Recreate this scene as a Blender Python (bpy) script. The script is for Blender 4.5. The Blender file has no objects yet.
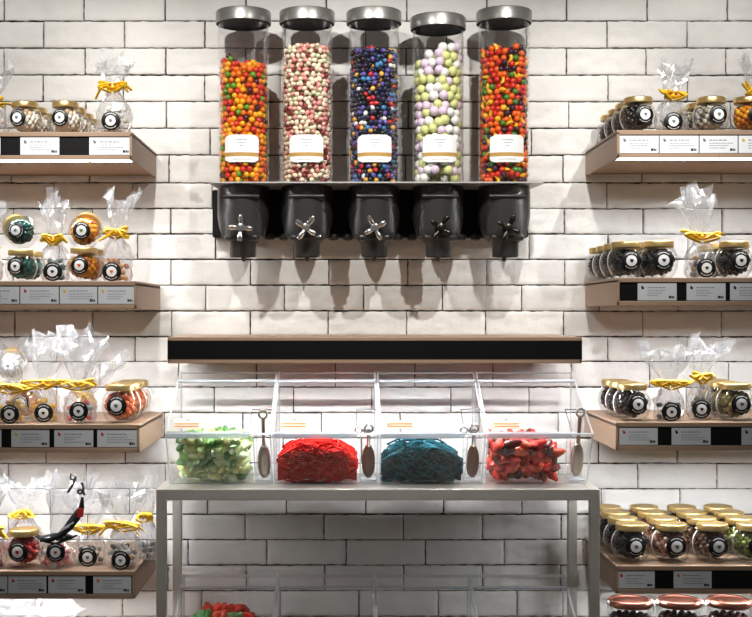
import bpy, math, random
from mathutils import Vector, Matrix, Euler, noise

random.seed(7)
scn = bpy.context.scene
COL = scn.collection
PI = math.pi
D = 2.88            # camera to wall
F = 1200.0          # focal length in pixels
VX, VY = 342.0, 315.0
ZC = 1.45
YF = -0.334         # front plane of the shelves


def wp(px, py, y):
    """photo pixel + depth -> world point"""
    s = (D + y) / F
    return Vector(((px - VX) * s, y, ZC + (VY - py) * s))


def wx(px, y):
    return (px - VX) * (D + y) / F


def wz(py, y):
    return ZC + (VY - py) * (D + y) / F


# ------------------------------------------------------------------ materials
def lin(c):
    return tuple(((v / 255) / 12.92 if v / 255 <= 0.04045 else ((v / 255 + 0.055) / 1.055) ** 2.4) for v in c) + (1.0,)


MATS = {}


def new_mat(name):
    m = bpy.data.materials.new(name)
    m.use_nodes = True
    m.node_tree.nodes.clear()
    MATS[name] = m
    nt = m.node_tree
    out = nt.nodes.new('ShaderNodeOutputMaterial')
    return m, nt, out


def principled(name, col, rough=0.5, metal=0.0, spec=0.5, noise_amt=0.0, noise_scale=20.0, bump=0.0, bump_scale=60.0, coat=0.0, sss=0.0, aniso=None):
    m, nt, out = new_mat(name)
    p = nt.nodes.new('ShaderNodeBsdfPrincipled')
    p.inputs['Base Color'].default_value = lin(col)
    p.inputs['Roughness'].default_value = rough
    p.inputs['Metallic'].default_value = metal
    p.inputs['Specular IOR Level'].default_value = spec
    p.inputs['Coat Weight'].default_value = coat
    if sss:
        p.inputs['Subsurface Weight'].default_value = sss
        p.inputs['Subsurface Scale'].default_value = 0.005
    nt.links.new(p.outputs[0], out.inputs['Surface'])
    if noise_amt or bump:
        tc = nt.nodes.new('ShaderNodeTexCoord')
        if noise_amt:
            n = nt.nodes.new('ShaderNodeTexNoise')
            n.inputs['Scale'].default_value = noise_scale
            n.inputs['Detail'].default_value = 5
            src = tc.outputs['Object']
            if aniso:
                mp = nt.nodes.new('ShaderNodeMapping')
                mp.inputs['Scale'].default_value = aniso
                nt.links.new(src, mp.inputs['Vector'])
                src = mp.outputs[0]
            nt.links.new(src, n.inputs['Vector'])
            r = nt.nodes.new('ShaderNodeMapRange')
            r.inputs[1].default_value = 0.3
            r.inputs[2].default_value = 0.7
            r.inputs[3].default_value = 1 - noise_amt
            r.inputs[4].default_value = 1 + noise_amt
            nt.links.new(n.outputs[0], r.inputs[0])
            mx = nt.nodes.new('ShaderNodeVectorMath')
            mx.operation = 'SCALE'
            mx.inputs[0].default_value = lin(col)[:3]
            nt.links.new(r.outputs[0], mx.inputs['Scale'])
            nt.links.new(mx.outputs[0], p.inputs['Base Color'])
        if bump:
            n2 = nt.nodes.new('ShaderNodeTexNoise')
            n2.inputs['Scale'].default_value = bump_scale
            n2.inputs['Detail'].default_value = 6
            nt.links.new(tc.outputs['Object'], n2.inputs['Vector'])
            b = nt.nodes.new('ShaderNodeBump')
            b.inputs['Strength'].default_value = bump
            b.inputs['Distance'].default_value = 0.002
            nt.links.new(n2.outputs[0], b.inputs['Height'])
            nt.links.new(b.outputs[0], p.inputs['Normal'])
    return m


def clear_mat(name, tint=(1, 1, 1), base=0.03, edge=0.55, rough=0.03, haze=0.0, hazecol=(0.9, 0.92, 0.95), ior=1.4):
    """thin clear sheet: transparent, glossy by fresnel, a little haze"""
    m, nt, out = new_mat(name)
    tr = nt.nodes.new('ShaderNodeBsdfTransparent')
    tr.inputs[0].default_value = (*tint, 1)
    gl = nt.nodes.new('ShaderNodeBsdfGlossy')
    gl.inputs['Roughness'].default_value = rough
    gl.inputs['Color'].default_value = (1, 1, 1, 1)
    lw = nt.nodes.new('ShaderNodeLayerWeight')
    lw.inputs['Blend'].default_value = 0.35
    mr = nt.nodes.new('ShaderNodeMapRange')
    mr.inputs[1].default_value = 0
    mr.inputs[2].default_value = 1
    mr.inputs[3].default_value = base
    mr.inputs[4].default_value = edge
    pw = nt.nodes.new('ShaderNodeMath')
    pw.operation = 'POWER'
    pw.inputs[1].default_value = 2.0
    nt.links.new(lw.outputs['Facing'], pw.inputs[0])
    nt.links.new(pw.outputs[0], mr.inputs[0])
    mix = nt.nodes.new('ShaderNodeMixShader')
    nt.links.new(mr.outputs[0], mix.inputs[0])
    nt.links.new(tr.outputs[0], mix.inputs[1])
    nt.links.new(gl.outputs[0], mix.inputs[2])
    last = mix
    if haze:
        df = nt.nodes.new('ShaderNodeBsdfDiffuse')
        df.inputs[0].default_value = (*hazecol, 1)
        tl = nt.nodes.new('ShaderNodeBsdfTranslucent')
        tl.inputs[0].default_value = (*hazecol, 1)
        ad = nt.nodes.new('ShaderNodeMixShader')
        ad.inputs[0].default_value = 0.4
        nt.links.new(df.outputs[0], ad.inputs[1])
        nt.links.new(tl.outputs[0], ad.inputs[2])
        m2 = nt.nodes.new('ShaderNodeMixShader')
        m2.inputs[0].default_value = haze
        nt.links.new(mix.outputs[0], m2.inputs[1])
        nt.links.new(ad.outputs[0], m2.inputs[2])
        last = m2
    nt.links.new(last.outputs[0], out.inputs['Surface'])
    return m


def emission(name, col, strength):
    m, nt, out = new_mat(name)
    e = nt.nodes.new('ShaderNodeEmission')
    e.inputs[0].default_value = (*col, 1)
    e.inputs[1].default_value = strength
    nt.links.new(e.outputs[0], out.inputs['Surface'])
    return m


LED_STRENGTH = 320.0
brick_m = principled('white painted brick', (226, 223, 218), 0.62, noise_amt=0.06, noise_scale=9, bump=1.0, bump_scale=42)
# mortar: dark gaps, partly filled by the white paint
mortar_m, nt, out = new_mat('mortar')
p = nt.nodes.new('ShaderNodeBsdfPrincipled'); p.inputs['Roughness'].default_value = 0.9
tc = nt.nodes.new('ShaderNodeTexCoord'); n = nt.nodes.new('ShaderNodeTexNoise')
n.inputs['Scale'].default_value = 7; n.inputs['Detail'].default_value = 4
rp = nt.nodes.new('ShaderNodeValToRGB')
rp.color_ramp.elements[0].position = 0.50; rp.color_ramp.elements[0].color = lin((44, 38, 32))
rp.color_ramp.elements[1].position = 0.74; rp.color_ramp.elements[1].color = lin((170, 164, 156))
nt.links.new(tc.outputs['Object'], n.inputs['Vector']); nt.links.new(n.outputs[0], rp.inputs[0])
nt.links.new(rp.outputs[0], p.inputs['Base Color']); nt.links.new(p.outputs[0], out.inputs[0])

floor_m = principled('grey floor', (74, 70, 66), 0.5, noise_amt=0.1)
wood_m = principled('pale oak', (164, 136, 112), 0.45, noise_amt=0.10, noise_scale=30, aniso=(1.0, 8, 20))
black_m = principled('black rail', (9, 8, 8), 0.55, spec=.2)
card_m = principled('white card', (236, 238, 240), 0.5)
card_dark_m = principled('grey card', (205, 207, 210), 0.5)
ink_m = principled('grey ink', (140, 142, 148), 0.7)
inkdark_m = principled('dark ink', (25, 24, 26), 0.7)
led_m = emission('led strip', (0.93, 0.96, 1.0), LED_STRENGTH)
led2_m = emission('dim led strip', (0.93, 0.96, 1.0), LED_STRENGTH * 1.0)
hopper_m = principled('dark grey plastic', (40, 38, 36), 0.34, spec=0.6, coat=0.15)
housing_m = principled('black housing', (7, 7, 6), 0.6, spec=.2)
plate_m = principled('steel plate', (196, 194, 190), 0.4, metal=0.4)
lid_m = principled('brushed grey lid', (168, 166, 162), 0.36, metal=0.8, noise_amt=0.1, noise_scale=6, aniso=(1, 1, 60))
chrome_m = principled('chrome', (235, 232, 228), 0.12, metal=1.0)
blackmetal_m = principled('dark metal', (70, 66, 60), 0.25, metal=1.0)
steel_m = principled('brushed steel', (186, 181, 172), 0.36, metal=0.5, noise_amt=0.08, noise_scale=12, aniso=(1, 1, 1))
lidin_m = principled('dark lid lining', (24, 22, 20), 0.6, spec=.2)
tube_m = clear_mat('clear tube', base=0.02, edge=0.6, rough=0.02)
glass_m = clear_mat('jar glass', base=0.04, edge=0.75, rough=0.03, tint=(0.97, 0.98, 0.98))
acrylic_m = clear_mat('clear acrylic', base=0.005, edge=0.30, rough=0.02, haze=0.0)
acryledge_m = clear_mat('acrylic edge', tint=(0.80, 0.84, 0.86), base=0.10, edge=0.6, rough=0.12, haze=0.38)
film_m = clear_mat('cellophane', base=0.18, edge=0.60, rough=0.15, haze=0.11, hazecol=(0.95, 0.96, 0.98))
goldlid_m = principled('gold lid', (216, 186, 124), 0.3, metal=0.8)
copper_m = principled('copper lid', (176, 116, 98), 0.3, metal=1.0)
ribbon_m = principled('yellow raffia', (238, 190, 40), 0.55, noise_amt=0.25, noise_scale=120)
ribbonblack_m = principled('black ribbon', (14, 12, 12), 0.7, spec=.2)
ribbonred_m = principled('red tag', (205, 50, 45), 0.5)
labelblack_m = principled('black label', (10, 9, 9), 0.45, spec=.3)
labelwhite_m = principled('white label', (245, 245, 243), 0.45)
labelsilver_m = principled('grey label', (205, 206, 210), 0.4)
tan_m = principled('tan print', (188, 146, 74), 0.6)
scoop_m = principled('steel scoop', (150, 140, 130), 0.3, metal=0.8)
scoopbrown_m = principled('brown scoop', (80, 45, 25), 0.3, spec=0.6)

ICON = {}
for k, c in dict(grey=(110, 110, 112), red=(190, 30, 40), black=(25, 22, 22), green=(110, 140, 40), orange=(220, 110, 30), yellow=(220, 170, 40)).items():
    ICON[k] = principled('icon ' + k, c, 0.6)


def candy_mat(name, col, rough=0.28, coat=0.3, sss=0.0):
    if name in MATS:
        return MATS[name]
    return principled(name, col, rough, coat=coat, sss=sss)


# ------------------------------------------------------------------ mesh builder
class MB:
    def __init__(self):
        self.v, self.f, self.m, self.s = [], [], [], []

    def face(self, idx, mi=0, smooth=False):
        self.f.append(tuple(idx)); self.m.append(mi); self.s.append(smooth)

    def add(self, verts, faces, mi=0, smooth=False):
        b = len(self.v)
        self.v.extend(Vector(q) for q in verts)
        for f in faces:
            self.face([b + i for i in f], mi, smooth)
        return b

    def box(self, x0, x1, y0, y1, z0, z1, mi=0):
        vs = [(x0, y0, z0), (x1, y0, z0), (x1, y1, z0), (x0, y1, z0), (x0, y0, z1), (x1, y0, z1), (x1, y1, z1), (x0, y1, z1)]
        self.add(vs, [(0, 3, 2, 1), (4, 5, 6, 7), (0, 1, 5, 4), (1, 2, 6, 5), (2, 3, 7, 6), (3, 0, 4, 7)], mi)

    def bbox(self, x0, x1, y0, y1, z0, z1, b=0.002, mi=0):
        """box with chamfered edges"""
        import bmesh
        bm = bmesh.new()
        bmesh.ops.create_cube(bm, size=1.0)
        for v in bm.verts:
            v.co = Vector((x0 + (v.co.x + .5) * (x1 - x0), y0 + (v.co.y + .5) * (y1 - y0), z0 + (v.co.z + .5) * (z1 - z0)))
        bmesh.ops.bevel(bm, geom=bm.edges[:], offset=b, segments=2, affect='EDGES', profile=0.5)
        bm.verts.index_update()
        self.add([v.co.copy() for v in bm.verts], [[v.index for v in f.verts] for f in bm.faces], mi)
        bm.free()

    def lathe(self, prof, n=32, center=(0, 0, 0), mi=0, smooth=True, axis='z', cap0=True, cap1=True, M=None):
        c = Vector(center)
        vs = []
        for r, h in prof:
            for k in range(n):
                a = 2 * PI * k / n
                if axis == 'z':
                    q = Vector((r * math.cos(a), r * math.sin(a), h))
                elif axis == 'y':
                    q = Vector((r * math.cos(a), -h, r * math.sin(a)))
                else:
                    q = Vector((h, r * math.cos(a), r * math.sin(a)))
                if M is not None:
                    q = M @ q
                vs.append(q + c)
        b = self.add(vs, [])
        for i in range(len(prof) - 1):
            for k in range(n):
                k2 = (k + 1) % n
                self.face((b + i * n + k, b + i * n + k2, b + (i + 1) * n + k2, b + (i + 1) * n + k), mi, smooth)
        if cap0:
            self.face([b + k for k in range(n)][::-1], mi)
        if cap1:
            e = b + (len(prof) - 1) * n
            self.face([e + k for k in range(n)], mi)

    def tube(self, pts, r, n=6, mi=0, flat=1.0, caps=True, radii=None):
        pts = [Vector(q) for q in pts]
        N = len(pts)
        b = len(self.v)
        up = Vector((0.13, 0.2, 1)).normalized()
        prev = None
        for i, q in enumerate(pts):
            t = (pts[min(i + 1, N - 1)] - pts[max(i - 1, 0)])
            if t.length < 1e-9:
                t = Vector((1, 0, 0))
            t.normalize()
            if prev is None:
                a = t.cross(up)
                if a.length < 1e-3:
                    a = t.cross(Vector((1, 0, 0)))
            else:
                a = prev - t * prev.dot(t)
                if a.length < 1e-4:
                    a = t.cross(up)
            a.normalize(); prev = a
            bb = t.cross(a)
            rr = radii[i] if radii else r
            for k in range(n):
                an = 2 * PI * k / n
                self.v.append(q + a * (rr * math.cos(an)) + bb * (rr * flat * math.sin(an)))
        for i in range(N - 1):
            for k in range(n):
                k2 = (k + 1) % n
                self.face((b + i * n + k, b + i * n + k2, b + (i + 1) * n + k2, b + (i + 1) * n + k), mi, True)
        if caps:
            self.face([b + k for k in range(n)][::-1], mi)
            self.face([b + (N - 1) * n + k for k in range(n)], mi)

    def prism(self, poly, axis, a0, a1, mi=0, mi_edge=None):
        """polygon in the plane normal to axis, extruded from a0 to a1"""
        mi_edge = mi if mi_edge is None else mi_edge

        def P(q, a):
            if axis == 'x':
                return (a, q[0], q[1])
            if axis == 'y':
                return (q[0], a, q[1])
            return (q[0], q[1], a)
        n = len(poly)
        b = self.add([P(q, a0) for q in poly] + [P(q, a1) for q in poly], [])
        self.face([b + i for i in range(n)], mi)
        self.face([b + n + i for i in range(n)][::-1], mi)
        for i in range(n):
            j = (i + 1) % n
            self.face((b + i, b + n + i, b + n + j, b + j), mi_edge)

    def plate(self, pts, nrm, t, mi=0, mi_edge=None):
        """planar polygon of 3-D points, thickened along nrm"""
        mi_edge = mi if mi_edge is None else mi_edge
        nrm = Vector(nrm).normalized() * t
        n = len(pts)
        b = self.add([Vector(q) for q in pts] + [Vector(q) + nrm for q in pts], [])
        self.face([b + i for i in range(n)], mi)
        self.face([b + n + i for i in range(n)][::-1], mi)
        for i in range(n):
            j = (i + 1) % n
            self.face((b + i, b + n + i, b + n + j, b + j), mi_edge)

    def blob(self, c, r, mi=0, scale=(1, 1, 1), rot=None, base=None):
        vs, fs = base or ICO1
        R = (rot or Euler((random.uniform(0, 6), random.uniform(0, 6), random.uniform(0, 6)))).to_matrix()
        c = Vector(c)
        self.add([c + R @ Vector((v[0] * r * scale[0], v[1] * r * scale[1], v[2] * r * scale[2])) for v in vs], fs, mi, True)

    def mesh(self, name, mats):
        me = bpy.data.meshes.new(name)
        me.from_pydata([tuple(q) for q in self.v], [], self.f)
        for m in mats:
            me.materials.append(m)
        for poly, mi, s in zip(me.polygons, self.m, self.s):
            poly.material_index = mi
            poly.use_smooth = s
        me.update()
        if any(self.s) and len(self.f) < 4000:
            me.set_sharp_from_angle(angle=math.radians(48))
        return me

    def obj(self, name, mats, parent=None, loc=(0, 0, 0)):
        if not isinstance(mats, (list, tuple)):
            mats = [mats]
        return link(name, self.mesh(name, mats), parent, loc)


def ico(sub):
    import bmesh
    bm = bmesh.new()
    bmesh.ops.create_icosphere(bm, subdivisions=sub, radius=1.0)
    bm.verts.index_update()
    r = ([tuple(v.co) for v in bm.verts], [tuple(v.index for v in f.verts) for f in bm.faces])
    bm.free()
    return r


ICO1, ICO2 = ico(1), ico(2)


def link(name, me, parent=None, loc=(0, 0, 0)):
    o = bpy.data.objects.new(name, me)
    COL.objects.link(o)
    o.location = loc
    if parent is not None:
        o.parent = parent
    return o


def tag(o, label=None, cat=None, group=None, kind=None):
    if label: o['label'] = label
    if cat: o['category'] = cat
    if group: o['group'] = group
    if kind: o['kind'] = kind
    return o


def thing(name, label, cat, loc=(0, 0, 0), group=None, rot=(0, 0, 0), scale=1.0):
    o = bpy.data.objects.new(name, None)
    COL.objects.link(o)
    o.empty_display_size = 0.05
    o.location = loc
    o.rotation_euler = rot
    o.scale = (scale,) * 3
    return tag(o, label, cat, group)


# ------------------------------------------------------------------ brick wall
def build_wall():
    S = D / F
    rows = [-87, -60, -33, -6, 21, 48, 75, 101.5, 128.2, 155, 182.7, 208.6, 234, 259.4, 285.3, 311, 336.8, 361.6, 387.2, 412.8, 438, 463.4, 488.9, 514.4, 539.8, 565.3, 590.9, 616.6]
    off = [5, 45, 5, 42.5, 5, 43.5, 4, 49, 8.5, 56, 13, 57.5, 14.5, 49.5, 13.5, 58.5, 20, 56, 5, 47, 8, 49.5, 9.5, 32, 9, 44]
    # first joint per row, aligned with rows[1:]
    firsts = {-6: 5, 21: 42.5, 48: 4.5, 75: 43.5, 101.5: 4.5, 128.2: 49.5, 155: 11.5, 182.7: 55.5, 208.6: 12.5, 234: 58, 259.4: 14.5, 285.3: 49.5, 311: 13.5, 336.8: 57.5, 361.6: 20.5, 387.2: 57, 412.8: 5, 438: 46, 463.4: 8, 488.9: 49.5, 514.4: 10, 539.8: 32.5, 565.3: 9, 590.9: 43.5}
    while rows[-1] < 960:
        rows.append(rows[-1] + 25.6)
    while rows[0] > -180:
        rows.insert(0, rows[0] - 27)
    mb = MB()
    mb.box(-1.35, 1.45, 0.0062, 0.10, 0.0, 2.66, 1)
    for i in range(len(rows) - 1):
        pt, pb = rows[i], rows[i + 1]
        zt, zb = ZC + (VY - pt) * S, ZC + (VY - pb) * S
        if zt > 2.68 or zb < -0.02:
            continue
        f0 = firsts.get(pt, 8 if i % 2 else 47)
        pitch = 80.4 if pt < 130 else 78.8
        x = f0 - 4 * pitch
        k = 0
        while x < 960:
            x1 = x + pitch + random.uniform(-0.8, 0.8)
            X0, X1 = (x - VX) * S, (x1 - VX) * S
            x = x1; k += 1
            if X1 < -1.33 or X0 > 1.43:
                continue
            g = random.uniform(0.0009, 0.0017)
            brick(mb, X0 + g, X1 - g, zb + random.uniform(.0008, .0021), zt - random.uniform(.0008, .0021), i * 31 + k)
    o = mb.obj('wall_back', [brick_m, mortar_m])
    tag(o, 'white painted brick wall behind the whole display', None, None, 'structure')


def brick(mb, x0, x1, z0, z1, seed):
    nx, nz = 18, 7
    tilt = random.uniform(-0.0012, 0.0012)
    tiltz = random.uniform(-0.0008, 0.0008)
    push = random.uniform(-0.0014, 0.0008)
    rough = random.choice((0.0012, 0.0018, 0.0026, 0.0034))
    grid = []
    for j in range(nz + 1):
        for i in range(nx + 1):
            u, v = i / nx, j / nz
            x = x0 + .0014 + (x1 - x0 - .0028) * u
            z = z0 + .0014 + (z1 - z0 - .0028) * v
            q = Vector((x * 38, seed * 3.1, z * 55))
            d = noise.noise(q) * rough + noise.noise(q * 3.3) * rough * 0.45
            y = push + tilt * (u - .5) + tiltz * (v - .5) + d
            if i in (0, nx):
                x += noise.noise(Vector((z * 90, seed, 1))) * 0.0016
            if j in (0, nz):
                z += noise.noise(Vector((x * 60, seed, 5 + j))) * 0.0019
            grid.append(Vector((x, y, z)))
    b = mb.add(grid, [])
    W = nx + 1
    for j in range(nz):
        for i in range(nx):
            a = b + j * W + i
            mb.face((a, a + 1, a + W + 1, a + W), 0, True)
    # worn rounded rim, then the sides of the brick going back into the joint
    ring = [i for i in range(nx + 1)] + [j * W + nx for j in range(1, nz + 1)] + [nz * W + i for i in range(nx - 1, -1, -1)] + [j * W for j in range(nz - 1, 0, -1)]
    n = len(ring)
    ix, iz = (x1 - x0) / 2, (z1 - z0) / 2
    cx, cz = (x0 + x1) / 2, (z0 + z1) / 2

    def out(k, d, dy):
        q = grid[k]
        i_, j_ = k % W, k // W
        ox_ = d if i_ == nx else -d if i_ == 0 else 0
        oz_ = d if j_ == nz else -d if j_ == 0 else 0
        return Vector((q.x + ox_, q.y + dy, q.z + oz_))
    e1 = mb.add([out(k, .0009, .0006) for k in ring], [])
    e2 = mb.add([out(k, .0013, .0020) for k in ring], [])
    e3 = mb.add([Vector((out(k, .0014, 0).x, .0085, out(k, .0014, 0).z)) for k in ring], [])
    for k in range(n):
        k2 = (k + 1) % n
        mb.face((b + ring[k2], b + ring[k], e1 + k, e1 + k2), 0, True)
        mb.face((e1 + k2, e1 + k, e2 + k, e2 + k2), 0, True)
        mb.face((e2 + k2, e2 + k, e3 + k, e3 + k2), 0, True)


build_wall()
mb = MB(); mb.box(-1.35, 1.45, -3.6, 0.1, -0.05, 0.0)
tag(mb.obj('floor', floor_m), 'grey shop floor below the display', None, None, 'structure')
mb = MB(); mb.box(-1.35, 1.45, -3.6, 0.1, 2.95, 3.0)
tag(mb.obj('ceiling', principled('ceiling paint', (200, 198, 194), 0.8)), 'pale shop ceiling above the display', None, None, 'structure')


# ------------------------------------------------------------------ shelves
def price_card(parent, x0, x1, zc, h, y, icon, dark=False, tone=None, lines=3):
    mb = MB()
    mb.box(x0, x1, y - 0.0012, y, zc - h / 2, zc + h / 2, 0)
    w = x1 - x0
    yy = y - 0.0016

    def bar(a0, a1, b0, b1, mi):
        mb.box(x0 + a0 * w, x0 + a1 * w, yy, y - 0.0011, zc - h / 2 + b0 * h, zc - h / 2 + b1 * h, mi)
    # little picture, headline, fine print, price
    mb.lathe([(h * 0.085, 0.0), (h * 0.07, 0.0006)], 10, (x0 + 0.13 * w, y - 0.0012, zc + h * 0.22), 2, axis='y')
    mb.lathe([(h * 0.055, 0.0), (h * 0.04, 0.0007)], 8, (x0 + 0.11 * w, y - 0.0012, zc + h * 0.30), 2, axis='y')
    r = random.Random(int((x0 + 5) * 1e4))
    # headline as short word-like strokes
    a = 0.25
    while a < 0.72:
        l = r.uniform(0.04, 0.11); bar(a, min(a + l, 0.75), 0.72, 0.775, 1); a += l + 0.02
    for k in range(lines):
        a = 0.25
        e = r.uniform(0.5, 0.9)
        while a < e:
            l = r.uniform(0.03, 0.08); bar(a, min(a + l, e), 0.55 - k * 0.14, 0.585 - k * 0.14, 1); a += l + 0.015
    bar(0.80, 0.86, 0.12, 0.26, 3); bar(0.87, 0.90, 0.12, 0.26, 3); bar(0.91, 0.94, 0.12, 0.24, 3)
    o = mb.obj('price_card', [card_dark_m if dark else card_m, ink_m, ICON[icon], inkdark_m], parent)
    return o


def shelf(name, label, cat, x0, x1, zt, cards, dark, group=None, h=0.0595, led=(0.01, 0.01), rail=(0.006, 0.006), depth=-YF, lip=-0.0013, led_y=0.036):
    """x0..x1 world extent, zt top"""
    yf, yb = -depth, -0.004
    root = thing(name, label, cat, ((x0 + x1) / 2, 0, zt - h), group)
    ox = (x0 + x1) / 2
    a, b = x0 - ox, x1 - ox
    mb = MB()
    mb.bbox(a, b, yf, yb, h - 0.0100, h, 0.0012)          # top board
    mb.box(a + .002, b - .002, yf + .002, yb, 0.0058, 0.0100)    # underside board
    mb.bbox(a, b, yf, yf + 0.006, 0.0, 0.0095, 0.0010)     # front lip
    mb.bbox(a, a + 0.006, yf, yb, 0.0, h - 0.004, 0.0012)
    mb.bbox(b - 0.006, b, yf, yb, 0.0, h - 0.004, 0.0012)
    mb.box(a + 0.004, b - 0.004, yb - 0.012, yb - 0.001, 0.004, h - 0.005)
    mb.obj('shelf_body', wood_m, root)
    mb = MB()
    rf = -0.0008 if rail[0] < .002 else 0.004
    mb.box(a + rail[0], b - rail[1], yf + rf, yf + 0.012, 0.0090 if rf < 0 else 0.0096, h - 0.0101 if rf > 0 else h - .0075)
    r = mb.obj('price_rail', black_m, root)
    zc = (0.0096 + h - 0.0101) / 2
    for (p0, p1, ic) in cards:
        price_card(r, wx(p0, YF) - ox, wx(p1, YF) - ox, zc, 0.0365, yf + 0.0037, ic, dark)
    mb = MB()
    mb.box(a + 0.012, b - 0.012, yf + led_y, yf + led_y + 0.006, 0.0034, 0.0057)
    led = led_m if led_y < .05 else led2_m
    mb.obj('led_strip', led, root)
    mb = MB()
    mb.box(a + 0.006, b - 0.006, yf + led_y + 0.0115, yf + led_y + 0.0145, -lip, 0.0058)
    mb.obj('light_baffle', wood_m, root)
    return root


XL0, XR1 = -0.93, 1.03
SZ = {}
LX = {1: 156.5, 2: 160.5, 3: 163, 4: 159}
left_cards = {
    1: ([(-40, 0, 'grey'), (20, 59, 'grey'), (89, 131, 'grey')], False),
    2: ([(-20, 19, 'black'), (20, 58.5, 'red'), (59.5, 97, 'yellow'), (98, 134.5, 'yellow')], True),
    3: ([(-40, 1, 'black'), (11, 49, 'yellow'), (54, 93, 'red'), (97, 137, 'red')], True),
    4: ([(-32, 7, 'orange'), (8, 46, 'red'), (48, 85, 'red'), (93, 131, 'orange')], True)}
right_cards = {
    1: ([(620, 659, 'grey'), (660, 699, 'grey'), (700, 738, 'grey'), (739, 778, 'yellow')], False),
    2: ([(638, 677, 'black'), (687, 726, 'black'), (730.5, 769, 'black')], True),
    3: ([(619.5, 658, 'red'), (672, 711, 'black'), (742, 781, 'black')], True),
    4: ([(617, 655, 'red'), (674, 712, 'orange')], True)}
ordn = {1: 'top', 2: 'second', 3: 'third', 4: 'fourth', 5: 'lowest'}
ltop = {1: 131.8, 2: 281, 3: 424.4, 4: 571, 5: 714}
rtop = {1: 130, 2: 277.6, 3: 422.2, 4: 565.8, 5: 708}
for i in (1, 2, 3, 4, 5):
    SZ['L', i] = wz(ltop[i], YF)
    SZ['R', i] = wz(rtop[i], YF)
    cards, dk = left_cards.get(i, ([], True))
    xr = wx(LX.get(i, 159), 0)
    shelf('display_shelf', f'pale wooden wall shelf with black price rail, {ordn[i]} shelf on the left side', 'shelf', XL0, xr, SZ['L', i], cards, dk, 'wooden wall shelves')
    cards, dk = right_cards.get(i, ([], True))
    xl = wx(585 if i < 3 else 584, 0)
    shelf('display_shelf', f'pale wooden wall shelf with black price rail, {ordn[i]} shelf on the right side', 'shelf', xl, XR1, SZ['R', i], cards, dk, 'wooden wall shelves')

# the empty shelf over the bins
z0 = wz(337, YF)
shelf('display_shelf', 'narrow empty wall shelf with plain black front rail above the clear bins', 'shelf', wx(167.5, YF), wx(582, YF), z0, [], True, None, h=0.056, rail=(0.0, 0.0), led_y=0.085)


# ------------------------------------------------------------------ wall dispenser
ZP = 1.746        # underside of plate
YT = -0.105       # tube axis
root = thing('dispenser_mount', 'black wall housing with thin steel top plate carrying the five candy dispensers', 'wall mount', (0.07, 0, 1.63))
ox, oz = 0.07, 1.63
mb = MB()
mb.bbox(wx(212, -.05) - ox, wx(529, -.05) - ox, -0.043, -0.003, 0.004, ZP - oz, 0.003)
mb.obj('housing', housing_m, root)
mb = MB()
xa, xb = wx(210, -.19) - ox, wx(543, -.19) - ox
mb.plate([(xa, -0.19, ZP - oz), (xb, -0.19, ZP - oz), (xb + .004, -0.17, ZP - oz), (xb - .012, -0.003, ZP - oz), (xa + .012, -0.003, ZP - oz), (xa - .004, -.17, ZP - oz)], (0, 0, 1), 0.003)
mb.obj('plate', plate_m, root)
TX = [243.5, 307, 374, 438, 504]
for i in range(4):
    xm = (wx(TX[i], YT) + wx(TX[i + 1], YT)) / 2 - ox
    for s in (-1, 1):
        mb = MB()
        mb.lathe([(0.004, 0.010), (0.011, 0.008), (0.013, 0.002), (0.011, -0.006), (0.004, -0.008)], 16, (xm + s * 0.017, -0.045, 0.004), axis='z')
        mb.obj('foot', hopper_m, root)

ORD5 = ['leftmost', 'second from left', 'middle', 'second from right', 'rightmost']
PAL = {
    0: [('orange', (240, 118, 18), 8), ('yellow', (250, 178, 20), 5), ('red', (214, 48, 26), 4), ('green', (96, 150, 30), 2.2), ('maroon', (72, 18, 26), 1.8)],
    1: [('cream', (246, 228, 200), 9), ('pink', (236, 158, 148), 5), ('dark red', (130, 46, 44), 1.3), ('pale green', (216, 222, 180), 1.6)],
    2: [('navy', (34, 36, 66), 7), ('black', (20, 16, 18), 4), ('purple', (96, 84, 158), 4), ('blue', (70, 130, 180), 2), ('red', (200, 44, 50), 1.3), ('yellow', (240, 178, 70), 1.6), ('white', (240, 236, 232), 1.3)],
    3: [('lime', (222, 226, 150), 5), ('white', (246, 246, 240), 3.5), ('lilac', (232, 208, 228), 2.6)],
    4: [('red', (214, 44, 24), 5), ('orange', (246, 104, 20), 6), ('yellow', (246, 186, 30), 3.4), ('green', (70, 130, 44), 2), ('purple', (58, 24, 44), 3)]}
RC = [0.0076, 0.0066, 0.0066, 0.0113, 0.0076]
TOPY = [62, 46, 50, 50, 48]
LIDZ = [2.121, 2.121, 2.121, 2.108, 2.122]
KNOBROT = [4, 35, -28, 33, 25]
KNOBMAT = [chrome_m, chrome_m, chrome_m, blackmetal_m, blackmetal_m]
RT = 0.0588


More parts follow.
